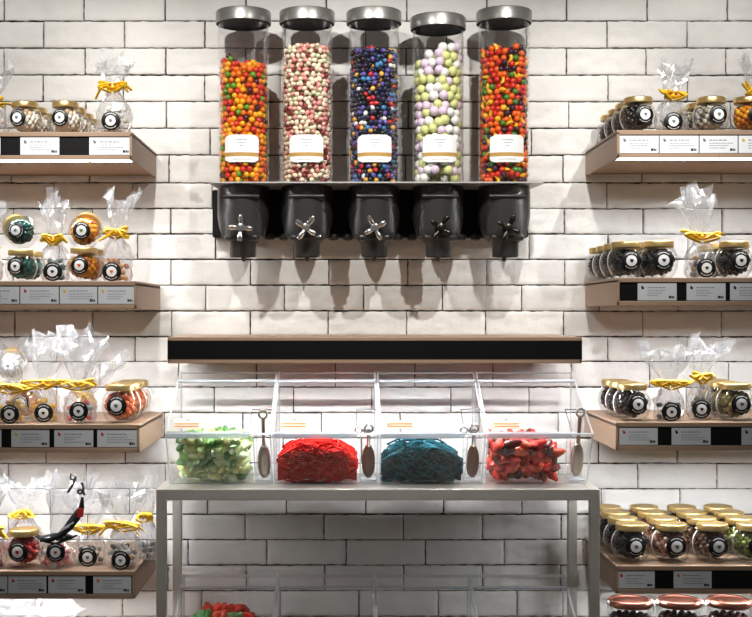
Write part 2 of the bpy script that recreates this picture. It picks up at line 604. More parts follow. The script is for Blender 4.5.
def hopper_mesh():
    mb = MB()
    mb.lathe([(0.0585, -0.0005), (0.0600, -0.012), (0.0600, -0.070), (0.0560, -0.094), (0.0500, -0.112), (0.044, -0.119), (0.033, -0.124)], 40)
    # raised arched panel that follows the barrel
    nA, nZ, R, r0, r1 = 24, 10, 0.0470, 0.0635, 0.0590
    top, rows = [], []
    for k in range(nA + 1):
        x = R * (-1 + 2 * k / nA)
        zt = -0.087 + math.sqrt(max(0, R * R - x * x))
        rows.append([Vector((x, -math.sqrt(r0 * r0 - x * x), -0.1165 + (zt + 0.1165) * j / nZ)) for j in range(nZ + 1)])
    b_ = mb.add([q for row in rows for q in row], [])
    for k in range(nA):
        for j in range(nZ):
            p_ = b_ + k * (nZ + 1) + j
            mb.face((p_, p_ + nZ + 1, p_ + nZ + 2, p_ + 1), 0, True)
    rim = [rows[0][j] for j in range(nZ + 1)] + [rows[k][nZ] for k in range(1, nA + 1)] + [rows[nA][j] for j in range(nZ - 1, -1, -1)] + [rows[k][0] for k in range(nA - 1, 0, -1)]
    e_ = mb.add(rim, [])
    mb.add([Vector((q.x * 1.03, q.y * 0.72, q.z + (.001 if q.z > -.08 else 0))) for q in rim], [])
    n_ = len(rim)
    for k in range(n_):
        k2 = (k + 1) % n_
        mb.face((e_ + k, e_ + k2, e_ + n_ + k2, e_ + n_ + k), 0, False)
    return mb.mesh('hopper', [hopper_m])


def collar_mesh():
    mb = MB()
    mb.lathe([(0.041, -0.001), (0.041, -0.016), (0.036, -0.024)], 36, (0, -0.024, 0))
    mb.bbox(-0.042, 0.042, -0.064, -0.03, -0.031, -0.023, 0.003)
    return mb.mesh('collar', [hopper_m])


def spout_mesh():
    mb = MB()
    mb.lathe([(0.036, -0.108), (0.034, -0.128), (0.0305, -0.132), (0.0295, -0.163), (0.0275, -0.163), (0.0275, -0.135)], 32, (0, -0.022, 0), cap1=True, cap0=True)
    mb.bbox(-0.038, 0.038, -0.058, 0.01, -0.128, -0.112, 0.006)
    mb.lathe([(0.0065, -0.160), (0.005, -0.170), (0.001, -0.173)], 10, (0.0, 0.0, 0.0))
    return mb.mesh('spout', [hopper_m])


def knob_mesh(m):
    mb = MB()
    mb.lathe([(0.012, 0.0), (0.012, 0.012), (0.009, 0.022), (0.003, 0.024)], 20, axis='y')
    for k in range(4):
        a = k * PI / 2
        L = 0.031 if k % 2 else 0.027
        d = Vector((math.cos(a), 0, math.sin(a)))
        pts = [d * 0.003 + Vector((0, -.014, 0)), d * (L * .35) + Vector((0, -.017, 0)), d * (L * .75) + Vector((0, -.021, 0)), d * L + Vector((0, -.022, 0))]
        mb.tube(pts, 0.005, 10, radii=[0.0055, 0.0052, 0.0070, 0.0042])
    return mb.mesh('knob', [m])


HM, CM, SM = hopper_mesh(), collar_mesh(), spout_mesh()
CANDY_MESH = {}


def candy_mesh(tube, cname, col, banana=False):
    key = (tube, cname, banana)
    if key not in CANDY_MESH:
        rc = RC[tube]
        mb = MB()
        if banana:
            pts = [(math.cos(a) * rc * 1.5, 0, math.sin(a) * rc * 1.5 - rc) for a in [math.radians(q) for q in (30, 55, 80, 105, 130, 150)]]
            mb.tube(pts, rc * 0.6, 8, radii=[rc * .25, rc * .5, rc * .6, rc * .6, rc * .5, rc * .25])
        else:
            sc = {0: (1, 1, 0.92), 1: (0.82, 0.82, 1.15), 2: (0.86, 0.86, 1.08), 3: (1, 1, 1), 4: (1, 1, 0.95)}[tube]
            mb.blob((0, 0, 0), rc, 0, sc, Euler((0, 0, 0)), ICO2)
        rough, coat = (0.3, 0.3) if tube != 3 else (0.5, 0.0)
        CANDY_MESH[key] = mb.mesh('candy', [candy_mat(f'candy {cname} {tube}', col, rough, coat)])
    return CANDY_MESH[key]


def pick(r, pal):
    t = r.uniform(0, sum(q[2] for q in pal))
    for q in pal:
        t -= q[2]
        if t <= 0:
            return q
    return pal[-1]


CNAME = ['round_candy', 'jelly_bean', 'bead_candy', 'candy_ball', 'fruit_candy']
KIND5 = ['round fruit candy', 'jelly bean', 'candy bead', 'candy ball', 'fruit-shaped candy']


def tube_label(z0, z1, hw, R, tube):
    """curved paper label on the tube front"""
    mb = MB()
    nA, nZ = 18, 14
    b = 0
    r = R + 0.0007
    rad = 0.010
    for layer, (rr) in enumerate((r,)):
        for j in range(nZ + 1):
            v = j / nZ
            z = z0 + (z1 - z0) * v
            # rounded corners
            dz = min(z - z0, z1 - z)
            ins = 0 if dz >= rad else rad - math.sqrt(max(0, rad * rad - (rad - dz) ** 2))
            for i in range(nA + 1):
                u = i / nA * 2 - 1
                x = u * (hw - ins)
                mb.v.append(Vector((x, -math.sqrt(rr * rr - x * x), z)))
    for j in range(nZ):
        v = (j + .5) / nZ
        mi = 1 if 0.22 < v < 0.36 else 0
        for i in range(nA):
            a = j * (nA + 1) + i
            mb.face((a, a + 1, a + nA + 2, a + nA + 1), mi, True)

    def strip(x0, x1, za, zb, mi, rr=R + 0.0012):
        n = 8
        vs = []
        for k in range(n + 1):
            x = x0 + (x1 - x0) * k / n
            y = -math.sqrt(rr * rr - x * x)
            vs += [(x, y, za), (x, y, zb)]
        mb.add(vs, [(2 * k, 2 * k + 2, 2 * k + 3, 2 * k + 1) for k in range(n)], mi)
    h = z1 - z0
    for k, (a, e) in enumerate(((-.35, .35), (-.2, .25), (-.12, .12))):
        strip(a * hw, e * hw, z0 + h * (.80 - .11 * k), z0 + h * (.81 - .11 * k) + .0006, 2)
    strip(-.5 * hw, .5 * hw, z0 + h * .10, z0 + h * .115, 2)
    return mb


for i in range(5):
    X = wx(TX[i], YT)
    r = random.Random(100 + i)
    desc = ['orange and yellow', 'cream and pink', 'dark blue and purple', 'pastel green and white', 'red and orange'][i]
    root = thing('candy_dispenser', f'clear tube dispenser of {desc} candies, {ORD5[i]} on the wall', 'candy dispenser', (X, YT, ZP), 'gravity candy dispensers')
    link('hopper', HM, root); link('collar', CM, root); link('spout', SM, root)
    k = link('knob', knob_mesh(KNOBMAT[i]), root, (0, -0.0615, -0.100))
    k.rotation_euler = (0, math.radians(KNOBROT[i]), 0)
    mb = MB(); mb.box(-0.03, 0.03, 0.02, 0.0612, -0.09, -0.02); mb.obj('mount_bracket', housing_m, root)
    zl = LIDZ[i] - ZP
    zb = 0.0035
    mb = MB()
    mb.lathe([(RT, zb), (RT, zl + 0.004)], 56, cap0=False, cap1=False)
    mb.lathe([(RT - 0.0012, zb), (RT - 0.0012, zl + 0.004)], 56, cap0=False, cap1=False)
    mb.obj('tube', tube_m, root)
    mb = MB()
    mb.lathe([(0.0625, zl), (0.0638, zl + 0.001), (0.0640, zl + 0.026), (0.0625, zl + 0.0285), (0.03, zl + 0.030), (0.001, zl + 0.0302)], 56, cap0=False)
    mb.lathe([(0.0625, zl), (0.061, zl + 0.0015), (0.060, zl + 0.005), (0.001, zl + 0.005)], 56, cap0=False, mi=1)
    mb.obj('lid', [lid_m, lidin_m], root)
    zt0 = wz(162, YT - RT) - ZP
    zt1 = wz(134.5, YT - RT) - ZP
    lab = tube_label(zt0, zt1, 0.0385, RT, i).obj('label', [labelwhite_m, tan_m, ink_m], root)
    lab['label'] = 'white paper label with tan band'
    # ---- the candies
    rc = RC[i]
    Rin = RT - 0.0014
    pal = PAL[i]
    ztop = wz(TOPY[i], YT - 0.04) - ZP
    zbot = zb + rc * 1.05
    spots = []
    inner = []
    shell = 0
    Rs = Rin - rc * 1.02
    while Rs > rc * 0.4:
        n = max(1, int(2 * PI * Rs / (2 * rc * 0.96)))
        dz = rc * 1.66
        z = zbot
        j = 0
        while True:
            any_in = False
            for q in range(n):
                a = 2 * PI * (q + (0.5 if j % 2 else 0) + r.uniform(-.27, .27)) / n
                rr = Rs - abs(r.gauss(0, rc * 0.16))
                zz = z + r.uniform(-.34, .34) * rc
                x, y = rr * math.cos(a), rr * math.sin(a)
                lim = ztop + {0: -x * 0.15, 1: x * 0.04, 2: 0, 3: x * 0.45, 4: 0}[i] + 0.012 * noise.noise(Vector((x * 40, y * 40, i))) - (0.02 if i != 3 else 0) * (1 - (x * x + y * y) / Rin ** 2) * -0.4
                if i == 0:
                    lim += 0.010 * math.cos(a * 2)
                if zz > lim or zz < zbot:
                    if zz <= lim + dz:
                        pass
                    continue
                any_in = True
                front = shell == 0 and y < -0.005
                (spots if front else inner).append((x, y, zz))
            z += dz; j += 1
            if z > ztop + 0.04:
                break
        if shell >= 2 and ztop - zbot > 0:
            pass
        Rs -= rc * 1.8
        shell += 1
    spots.sort(key=lambda s: s[1])
    if len(spots) > 300:
        inner += spots[300:]
        spots = spots[:300]
    mode = {}
    for (x, y, z) in spots:
        cname, col, _ = pick(r, pal)
        ban = i == 4 and cname == 'yellow' and r.random() < 0.9
        o = link('banana_candy' if ban else CNAME[i], candy_mesh(i, cname, col, ban), None, (X + x, YT + y, ZP + z))
        o.rotation_euler = (r.uniform(0, 6.3), r.uniform(0, 6.3), r.uniform(0, 6.3))
        s = r.uniform(0.93, 1.04)
        o.scale = (s, s, s)
        kn = 'curved banana-shaped candy' if ban else KIND5[i]
        tag(o, f'{cname} {kn} in the {ORD5[i]} wall dispenser tube', 'candy', f'{cname} {kn}s in the {ORD5[i]} tube')
    # inner candies that only fill the tube: keep those near the glass or near the top
    mb = MB()
    mats = [candy_mat(f'candy {c[0]} {i}', c[1]) for c in pal]
    for (x, y, z) in inner:
        d = math.hypot(x, y)
        if d < Rin - 4.2 * rc and z < ztop - 4 * rc:
            continue
        c = pick(r, pal)
        mb.blob((x, y, z), rc * r.uniform(.93, 1.04), pal.index(c), (1, 1, 0.95), None, ICO1)
    o = mb.obj('candy_fill', mats, None, (X, YT, ZP))
    tag(o, f'mass of {desc} candies inside the {ORD5[i]} tube', 'candy', None, 'stuff')


# ------------------------------------------------------------------ jars
JR = 0.0415       # sphere radius
JZ = 0.0385       # its centre
JPROF = [(0.024, 0.0), (0.0285, 0.0022), (0.0345, 0.0095), (0.0395, 0.022), (0.0415, 0.0385), (0.0392, 0.052), (0.0345, 0.0615), (0.0300, 0.0665), (0.0295, 0.073)]


def jar_glass():
    mb = MB()
    mb.lathe(JPROF, 36, cap1=False)
    return mb.mesh('jar_body', [glass_m])


def jar_lid(m):
    mb = MB()
    mb.lathe([(0.0315, 0.0685), (0.0330, 0.0695), (0.0333, 0.0800), (0.0318, 0.0825), (0.0285, 0.0832), (0.0265, 0.0822), (0.001, 0.0822)], 40, cap0=True)
    return mb.mesh('lid', [m])


def disc_label(R, r_out, r_in, icon, silver=False, thick=0.0008, arc=True):
    """round black sticker with white centre, conforming to a sphere of radius R about the origin, facing -y"""
    mb = MB()
    n = 32

    def P(rad, a, up=0.0):
        al = rad / R
        q = Vector((math.sin(al) * math.cos(a), -math.cos(al), math.sin(al) * math.sin(a)))
        return q * (R + thick + up)
    rings = [0.0, r_in * 0.5, r_in, r_in, (r_in + r_out) / 2, r_out, r_out + 0.0002]
    b = mb.add([P(0, 0)], [])
    idx = []
    for i, rad in enumerate(rings[1:]):
        up = -thick if i == 5 else 0
        idx.append([mb.add([P(rad, 2 * PI * k / n, up)], []) for k in range(n)])
    for k in range(n):
        k2 = (k + 1) % n
        mb.face((b, idx[0][k], idx[0][k2]), 1)
        for q in range(len(idx) - 1):
            mi = 1 if q < 1 else 0
            if q == 1:
                mi = 1
            mb.face((idx[q][k], idx[q][k2], idx[q + 1][k2], idx[q + 1][k]), mi)
    # ring of fine lettering strokes above and below the centre
    rr = (r_in + r_out) / 2
    if arc:
        for (a0, a1, m) in ((50, 130, 9), (225, 315, 11)):
            for k in range(m):
                a = math.radians(a0 + (a1 - a0) * k / (m - 1))
                da = 0.035 if k % 3 else 0.055
                vs = [P(rr - .0008, a - da, .0003), P(rr - .0008, a + da, .0003), P(rr + .0010, a + da, .0003), P(rr + .0010, a - da, .0003)]
                mb.add(vs, [(0, 1, 2, 3)], 1)
    # the picture in the centre
    for (cx, cz, s) in ((-.18, .12, .30), (.20, .10, .28), (0.02, -.18, .30)):
        c = [P(0.0, 0)]
        pts = []
        for k in range(8):
            a = 2 * PI * k / 8
            x = (cx + s * math.cos(a)) * r_in * 0.75
            z = (cz + s * math.sin(a)) * r_in * 0.75
            pts.append(P(math.hypot(x, z), math.atan2(z, x), 0.0004))
        mb.add(pts, [tuple(range(8))], 2)
    return mb.mesh('label', [labelblack_m if not silver else labelsilver_m, labelwhite_m, ICON[icon]])


def jar_strip(s):
    """white strip sticker on the jar's flank"""
    mb = MB()
    n = 10
    vs = []
    for k in range(n + 1):
        t = math.radians(-42 + 84 * k / n)
        for w in (-.10, .10):
            ph = (0 if s > 0 else PI) + w
            q = Vector((math.cos(t) * math.cos(ph), math.cos(t) * math.sin(ph), math.sin(t)))
            vs.append(q * (JR + 0.0012) + Vector((0, 0, JZ)))
    mb.add(vs, [(2 * k, 2 * k + 1, 2 * k + 3, 2 * k + 2) for k in range(n)])
    return mb.mesh('side_sticker', [labelwhite_m])


FILLS = {
    'white': [((242, 234, 222), 6), ((226, 200, 170), 3), ((200, 160, 130), 1)],
    'teal': [((14, 78, 70), 6), ((20, 110, 96), 2), ((8, 44, 44), 2)],
    'yellow': [((226, 144, 12), 6), ((240, 176, 30), 3), ((190, 100, 10), 2)],
    'lemon': [((240, 190, 24), 6), ((246, 208, 60), 3), ((216, 160, 16), 2)],
    'orange': [((224, 110, 52), 5), ((236, 140, 84), 3), ((200, 80, 40), 2)],
    'red': [((196, 38, 40), 6), ((230, 120, 110), 2), ((150, 20, 30), 2)],
    'dark': [((34, 26, 20), 6), ((60, 44, 30), 2), ((22, 20, 18), 4)],
    'black': [((16, 15, 15), 6), ((30, 27, 26), 2)],
    'brown': [((92, 60, 44), 4), ((150, 110, 92), 2), ((60, 40, 34), 3), ((190, 150, 130), 1)],
    'pink': [((190, 140, 126), 3), ((130, 78, 62), 3), ((84, 54, 46), 2), ((212, 180, 160), 1)],
    'grey': [((206, 200, 188), 4), ((150, 140, 126), 2), ((90, 84, 70), 1)],
    'gold': [((120, 104, 60), 4), ((166, 148, 90), 2), ((70, 58, 34), 3)],
    'green': [((112, 124, 52), 4), ((146, 150, 80), 3), ((70, 80, 34), 3)],
    'mixed': [((120, 186, 170), 3), ((214, 70, 80), 3), ((240, 220, 210), 2), ((230, 150, 60), 1)],
    'redwhite': [((206, 44, 46), 4), ((240, 226, 220), 3), ((230, 120, 110), 2)],
    'silver': [((180, 176, 170), 3), ((60, 54, 48), 3), ((220, 214, 206), 2), ((150, 110, 40), 1)],
    'clearteal': [((200, 204, 200), 4), ((24, 84, 74), 4)],
    'burgundy': [((70, 26, 24), 5), ((100, 44, 38), 3), ((44, 18, 18), 3)],
    'pale': [((236, 230, 222), 5), ((222, 206, 186), 3)],
}
CACHE = {}


def fill_mats(kind):
    return [candy_mat(f'filling {kind} {q}', c, 0.35, 0.2) for q, (c, w) in enumerate(FILLS[kind])]


def wpick(r, kind):
    F_ = FILLS[kind]
    t = r.uniform(0, sum(w for _, w in F_))
    for q, (_, w) in enumerate(F_):
        t -= w
        if t <= 0:
            return q
    return 0


def jar_fill(kind):
    r = random.Random(hash_s(kind))
    mb = MB()
    br = 0.0088
    for sh, (R, n) in enumerate(((JR - 0.0028 - br, 74), (JR - 0.019 - br * .6, 22))):
        for k in range(n):
            t = 1 - 2 * (k + .5) / n
            a = k * 2.399963
            R2 = R - r.uniform(0, .003)
            x, y, z = R2 * math.sqrt(1 - t * t) * math.cos(a), R2 * math.sqrt(1 - t * t) * math.sin(a), R2 * t * 0.9
            z = max(z, -JZ + br + 0.004)
            if z > 0.021:
                z = 0.021 - r.uniform(0, .006)
                x *= 0.9; y *= 0.9
            if z < -0.020:
                x *= .9; y *= .9
            mb.blob((x, y, JZ + z), br * r.uniform(.8, 1.06), wpick(r, kind), (1, r.uniform(.75, 1), r.uniform(.75, 1)), Euler((r.uniform(0, 6), r.uniform(0, 6), 0)), ICO1)
    return mb.mesh('candy_filling', fill_mats(kind))


def hash_s(s):
    h = 7
    for ch in s:
        h = (h * 31 + ord(ch)) % 1000003
    return h


def cached(key, fn, *a):
    if key not in CACHE:
        CACHE[key] = fn(*a)
    return CACHE[key]


CAM = Vector((0, -D, ZC))


def jar(label, group, px, Y, z, kind, icon, s=1.0, turn=0.0, rot=(0, 0, 0), lid='gold', silver=False, pos=None, pitch=0.0, patch=True):
    X = wx(px, Y)
    loc = pos or (X, Y, z)
    root = thing('candy_jar', label, 'jar', loc, group, rot, s)
    link('jar_body', cached('jg', jar_glass), root)
    link('lid', cached('jl' + lid, jar_lid, goldlid_m if lid == 'gold' else copper_m), root)
    f = link('candy_filling', cached('jf' + kind, jar_fill, kind), root); f['kind'] = 'stuff'
    if patch:
        sd = 1 if px < VX else -1
        link('side_sticker', cached(('js', sd), jar_strip, sd), root)  # narrow white strip on the flank towards the middle
    lb = link('label', cached(('jd', icon, silver), disc_label, JR + 0.0006, 0.0222, 0.0122, icon, silver), root, (0, 0, JZ))
    # the label's local facing
    Rm = Euler(rot).to_matrix()
    if rot == (0, 0, 0):
        lb.rotation_euler = (math.radians(pitch), 0, math.radians(turn))
    else:
        want = (Euler((math.radians(pitch), 0, math.radians(turn))).to_matrix() @ Vector((0, -1, 0)))
        loc_dir = Rm.inverted() @ want
        q = Vector((0, -1, 0)).rotation_difference(loc_dir)
        lb.rotation_mode = 'QUATERNION'
        lb.rotation_quaternion = q
    return root


# ------------------------------------------------------------------ bags
def bag_film(w, hb, ht, dep, lean, fan, seed, neck=0.011):
    """body bulging up to the tie at hb, crumpled fan up to ht"""
    r = random.Random(seed)
    mb = MB()
    n = 30
    rings = []
    zs_b = [0.0, 0.006, 0.02, 0.04, 0.06, 0.08, 0.1]
    nb = 9
    for k in range(nb):
        t = k / (nb - 1)
        z = hb * t
        if t < 0.12:
            s = 0.86 + t * 1.1
        elif t < 0.5:
            s = 1.0
        else:
            u = (t - .5) / .5
            s = 1.0 - (1 - neck / (w / 2)) * (u * u * (3 - 2 * u))
        rings.append((z, w / 2 * s, max(dep / 2 * s, neck * .9), 0.0, 0.0048 * (0.3 if t < .1 else 1) * (1 if t < .9 else .5)))
    nf = 8
    for k in range(1, nf + 1):
        t = k / nf
        z = hb + (ht - hb) * t
        rings.append((z, neck + (fan - neck) * (t ** 0.8), neck * .9 + (fan * 0.24 - neck * .9) * (t ** 0.8), lean * t, 0.0075 * t + 0.001))
    b = len(mb.v)
    for q, (z, rx, ry, lx, jit) in enumerate(rings):
        for k in range(n):
            a = 2 * PI * k / n
            ruff = 1.0
            if q >= nb:
                t = (q - nb + 1) / nf
                ruff = 1 + 0.30 * t * math.sin(k * 2 * PI * 5 / n + seed) + 0.16 * t * math.sin(k * 2 * PI * 9 / n + seed * 1.7)
            elif q > 0:
                tt = q / nb
                ruff = 1 + (0.03 + 0.13 * tt * tt) * math.sin(k * 2 * PI * 8 / n + seed + q * .5) + 0.03 * math.sin(k * 2 * PI * 3 / n + seed * 2 + q)
            x = rx * ruff * math.cos(a) + lx + r.uniform(-jit, jit)
            y = ry * ruff * math.sin(a) + r.uniform(-jit, jit) * .6
            zz = z + (r.uniform(-jit, jit) if q else 0)
            if q == len(rings) - 1:
                zz += 0.018 * math.sin(a * 2 + seed) + r.uniform(-.012, .012)
            mb.v.append(Vector((x, y, max(zz, 0.0))))
    for q in range(len(rings) - 1):
        for k in range(n):
            k2 = (k + 1) % n
            A, B_, C, D_ = b + q * n + k, b + q * n + k2, b + (q + 1) * n + k2, b + (q + 1) * n + k
            if (q + k) % 2:
                mb.face((A, B_, C)); mb.face((A, C, D_))
            else:
                mb.face((A, B_, D_)); mb.face((B_, C, D_))
    mb.face([b + k for k in range(n)][::-1])
    return mb.mesh('film', [film_m])


def bow(seed, size, tails=2, droop=0.5):
    r = random.Random(seed)
    mb = MB()
    # the wrap round the neck
    for q in range(3):
        z = (q - 1) * 0.0035
        mb.tube([(0.0125 * math.cos(a), 0.0115 * math.sin(a), z + r.uniform(-.0008, .0008)) for a in [2 * PI * k / 16 for k in range(17)]], 0.0026, 6, flat=.7)
    # knot
    mb.blob((0, -0.0135, 0), 0.0058, 0, (1.1, .8, 1), Euler((0, 0, 0)), ICO1)
    for s in (-1, 1):
        for st in range(2):
            L = size * r.uniform(.8, 1.05)
            up = r.uniform(-.002, .012)
            pts = []
            for k in range(13):
                t = k / 12 * PI
                x = s * (0.003 + L * math.sin(t) ** 0.9)
                z = (k / 12 - .5) * 0.019 * (1 if st else .6) + up * math.sin(t) - st * 0.003
                y = -0.014 - 0.008 * math.sin(t) - 0.003 * st
                pts.append((x, y, z))
            mb.tube(pts, 0.0050, 6, flat=0.5)
        for st in range(tails):
            L = size * r.uniform(1.0, 1.5)
            dz = -size * droop * r.uniform(.2, 1.3)
            pts = [(s * (0.002 + L * t), -0.016 - .006 * math.sin(3 * t) + r.uniform(-.001, .001), dz * t * t + 0.005 * math.sin(5 * t + seed)) for t in [k / 8 for k in range(9)]]
            mb.tube(pts, 0.0034, 6, flat=.5, radii=[.0034] + [.0050] * 7 + [.0036])
    return mb


def bag_fill(kind, w, hb, dep, level, seed):
    r = random.Random(seed)
    mb = MB()
    br = 0.0078
    z = br + .001
    row = 0
    level = min(.74, level * 1.45)
    while z < hb * level:
        t = z / hb
        u_ = max(0, (t - .5) / .5)
        s = 0.90 if t < .1 else 1.0 - .72 * (u_ * u_ * (3 - 2 * u_))
        rx, ry = w / 2 * s - br - .0045, dep / 2 * s - br - .0045
        nx = max(3, int(2 * rx / (br * 1.6)))
        ny = max(3, int(2 * ry / (br * 1.6)) + 1)
        for iy in range(ny):
            for ix in range(nx + 1):
                u = (ix + (.5 if row % 2 else 0)) / nx * 2 - 1
                v = iy / (ny - 1) * 2 - 1
                if u * u + v * v > 1.25:
                    continue
                if z > hb * level * .8 and r.random() < .4:
                    continue
                k = 1 / max(1.0, math.sqrt(u * u + v * v))
                mb.blob((u * k * rx + r.uniform(-.002, .002), v * k * ry + r.uniform(-.0015, .0015), z + r.uniform(-.0015, .0015)), br * r.uniform(.85, 1.1), wpick(r, kind), (1, r.uniform(.7, 1), r.uniform(.7, 1)), Euler((r.uniform(0, 6), r.uniform(0, 6), 0)), ICO1)
        z += br * 1.5
        row += 1
    return mb.mesh('candy_filling', fill_mats(kind))


def bag(label, px, Y, z, kind, icon, top, tie, w=0.076, lean=0.0, fan=None, level=0.55, seed=1, ribbon='yellow', lab=True, lab_px=None, lab_py=None, bowsize=0.03, droop=0.5, dep=0.058):
    """top / tie: photo rows of the fan's top and of the ribbon"""
    X = wx(px, Y)
    root = thing('candy_bag', label, 'bag of candy', (X, Y, z), 'cellophane candy bags')
    hb = wz(tie, Y) - z
    ht = wz(top, Y) - z
    fan = fan or w * .5
    link('film', bag_film(w, hb, ht, dep, lean, fan, seed), root)
    f = link('candy_filling', bag_fill(kind, w, hb, dep, level, seed), root); f['kind'] = 'stuff'
    b = bow(seed, bowsize, droop=droop).obj('ribbon', ribbon_m if ribbon == 'yellow' else ribbonblack_m, root, (0, 0, hb))
    if lab:
        lx = wx(lab_px if lab_px is not None else px, Y - dep / 2) - X
        lz = wz(lab_py, Y - dep / 2) - z if lab_py is not None else 0.024
        R = 0.06
        l = link('label', cached(('bd', icon), disc_label, R, 0.0205, 0.0108, icon), root, (lx, -dep / 2 + R - 0.0035 - 0.004, max(lz, 0.0205)))
        l.location.y = -dep / 2 + R - 0.006
    return root


FY = YF + 0.050     # centre row of front jars
STEP = 0.0775


def rowY(k):
    return FY + STEP * k


def jar_row(side, shelf_i, px, n, kind, icon, rowdesc, shelfdesc, turn, s=1.0, what='', py=None):
    z = SZ[side, shelf_i]
    X = wx(px, FY)
    for k in range(n):
        Y = rowY(k)
        posd = ['frontmost', 'second', 'third', 'rearmost'][k] if n == 4 else ['frontmost', 'second', 'rearmost'][k] if n == 3 else ['frontmost', 'rearmost'][k]
        posd += '' if k in (0, n - 1) else ' from front'
        jar(f'jar of {what}, {posd} in {rowdesc}, {shelfdesc}', 'candy jars', px, Y, z, kind, icon, s, turn, pos=(X, Y, z))


TL = 'top left shelf'
# ---- top left shelf
bag('clear cellophane bag with yellow bow cut off by the photo edge, top left shelf', -10, FY, SZ['L', 1], 'pale', 'grey', 66, 103, seed=3, lean=0.012, bowsize=.034, lab=False)
jar_row('L', 1, 25, 4, 'white', 'grey', 'the left row', TL, -14, .86, 'white and beige sweets')
jar_row('L', 1, 65.5, 4, 'white', 'grey', 'the right row', TL, -8, .86, 'white and beige sweets')
bag('clear bag of pale sweets with gold bow at end of top left shelf', 114, FY, SZ['L', 1], 'pale', 'grey', 62, 88, seed=5, lean=0.0, lab_px=111, lab_py=121, level=.42, w=.074, bowsize=.028, droop=.9)
# ---- second left shelf
z = SZ['L', 2]
S2 = 'second left shelf'
bag('bag of red sweets with yellow bow at left edge of second left shelf', -16, FY, z, 'redwhite', 'grey', 205, 246, seed=8, lab=False, bowsize=.034)
jar_row('L', 2, 21, 2, 'teal', 'black', 'row below tilted teal jar', S2, -6, .83, 'teal sweets')
jar('teal jar lying tilted on top of another teal jar, second left shelf', 'candy jars', 24, FY, z, 'teal', 'grey', .84, -4, rot=(math.radians(-45), math.radians(-58), 0), pos=(wx(24, FY) + .012, FY + .004 - .024, z + 0.0965))
bag('clear bag of dark teal sweets with gold bow between the teal and yellow jars', 55, FY - .004, z, 'clearteal', 'black', 198, 240, seed=11, lab_px=53, lab_py=272, lean=0.0, fan=.026, w=.060, level=.4, bowsize=.020)
jar_row('L', 2, 84, 2, 'yellow', 'orange', 'row below tilted yellow jar', S2, -4, .88, 'yellow sweets')
jar('yellow jar lying tilted on top of another yellow jar, second left shelf', 'candy jars', 84, FY, z, 'yellow', 'green', .88, 0, rot=(math.radians(-58), math.radians(4), 0), pos=(wx(84, FY), FY - .026, z + 0.0905))
bag('clear bag of yellow sweets with yellow bow at end of second left shelf', 117, FY, z, 'yellow', 'orange', 198, 233, seed=14, lab_px=112, lab_py=272, lean=0.012, fan=.03, w=.066, level=.35, bowsize=.024, droop=.6)
# ---- third left shelf
z = SZ['L', 3]
S3 = 'third left shelf'
bag('bag of yellow sweets nearest the left edge of the third left shelf', 11, FY - .006, z, 'lemon', 'black', 350, 387, seed=21, lab_px=10, lab_py=415, w=.068, bowsize=.036, droop=.15, level=.42)
bag('bag of yellow sweets in tall shiny film, second on the third left shelf', 45, FY + .028, z, 'lemon', 'black', 338, 383, seed=22, lab_px=44, lab_py=415, w=.064, lean=.012, fan=.05, bowsize=.038, droop=.1, level=.4)
bag('bag of mixed teal and red sweets in tall film beside the orange jar', 80, FY - .006, z, 'mixed', 'black', 337, 384, seed=23, lab_px=79, lab_py=411, w=.068, lean=.006, fan=.052, bowsize=.034, droop=.1, level=.45)
jar_row('L', 3, 121, 3, 'orange', 'grey', 'orange end row', S3, -4, 1.0, 'orange sweets')
Yb = rowY(1) + .01
jar('clear jar of yellow sweets standing behind the bags, third left shelf', 'candy jars', 12, Yb, z, 'yellow', 'grey', .95, 0, pos=(wx(14, FY), Yb, z))
jar('tilted jar with grey label lying above the yellow bags, third left shelf', 'candy jars', 15, Yb, z, 'pale', 'grey', .80, 0, rot=(math.radians(-56), math.radians(-18), 0), silver=True, pos=(wx(14, Yb), Yb - .022, z + .103))
bag('plain clear film bag standing behind the orange jar, third left shelf', 86, rowY(1) + .012, z, 'orange', 'black', 358, 396, seed=26, lab=False, w=.044, lean=.045, fan=.040, bowsize=.016, level=.4, dep=.04)
# ---- fourth left shelf
z = SZ['L', 4]
S4 = 'fourth left shelf'
bag('bag of red sweets with yellow bow at the left edge of the fourth left shelf', -12, FY, z, 'red', 'red', 482, 526, seed=31, lab=False, bowsize=.036, level=.5)
jar_row('L', 4, 24, 1, 'red', 'red', 'row', S4, -6, 1.0, 'red sweets') if False else None
jar('gold-lidded jar of red sweets with heart label on the fourth left shelf', 'candy jars', 24, FY, z, 'red', 'red', .98, -5)
bag('tall film bag with curled gold bow behind the red jar, fourth left shelf', 24, rowY(1), z, 'red', 'red', 482, 512, seed=33, lab=False, bowsize=.02, level=.3, fan=.05)
bk = bag('bag of red and white sweets tied with black ribbon, fourth left shelf', 57, FY - .010, z, 'redwhite', 'red', 480, 536, seed=34, lab_px=56, lab_py=552, ribbon='black', lean=.03, fan=.045, bowsize=.03, droop=.05, level=.5)
bag('bag with dark sweets and yellow bow, second from the end of the fourth left shelf', 90, FY + .026, z, 'silver', 'grey', 492, 527, seed=35, lab_px=88, lab_py=557, w=.068, bowsize=.034, droop=.1, fan=.05, level=.35)
bag('bag with dark sweets and yellow bow at the end of the fourth left shelf', 123, FY - .008, z, 'silver', 'grey', 488, 524, seed=36, lab_px=121, lab_py=560, w=.076, bowsize=.036, droop=.7, fan=.05, level=.35)
bag('film bag with small gold bow behind the end bag, fourth left shelf', 146, rowY(1), z, 'silver', 'grey', 488, 515, seed=37, lab=False, w=.05, dep=.05, bowsize=.014, fan=.03, level=.3)
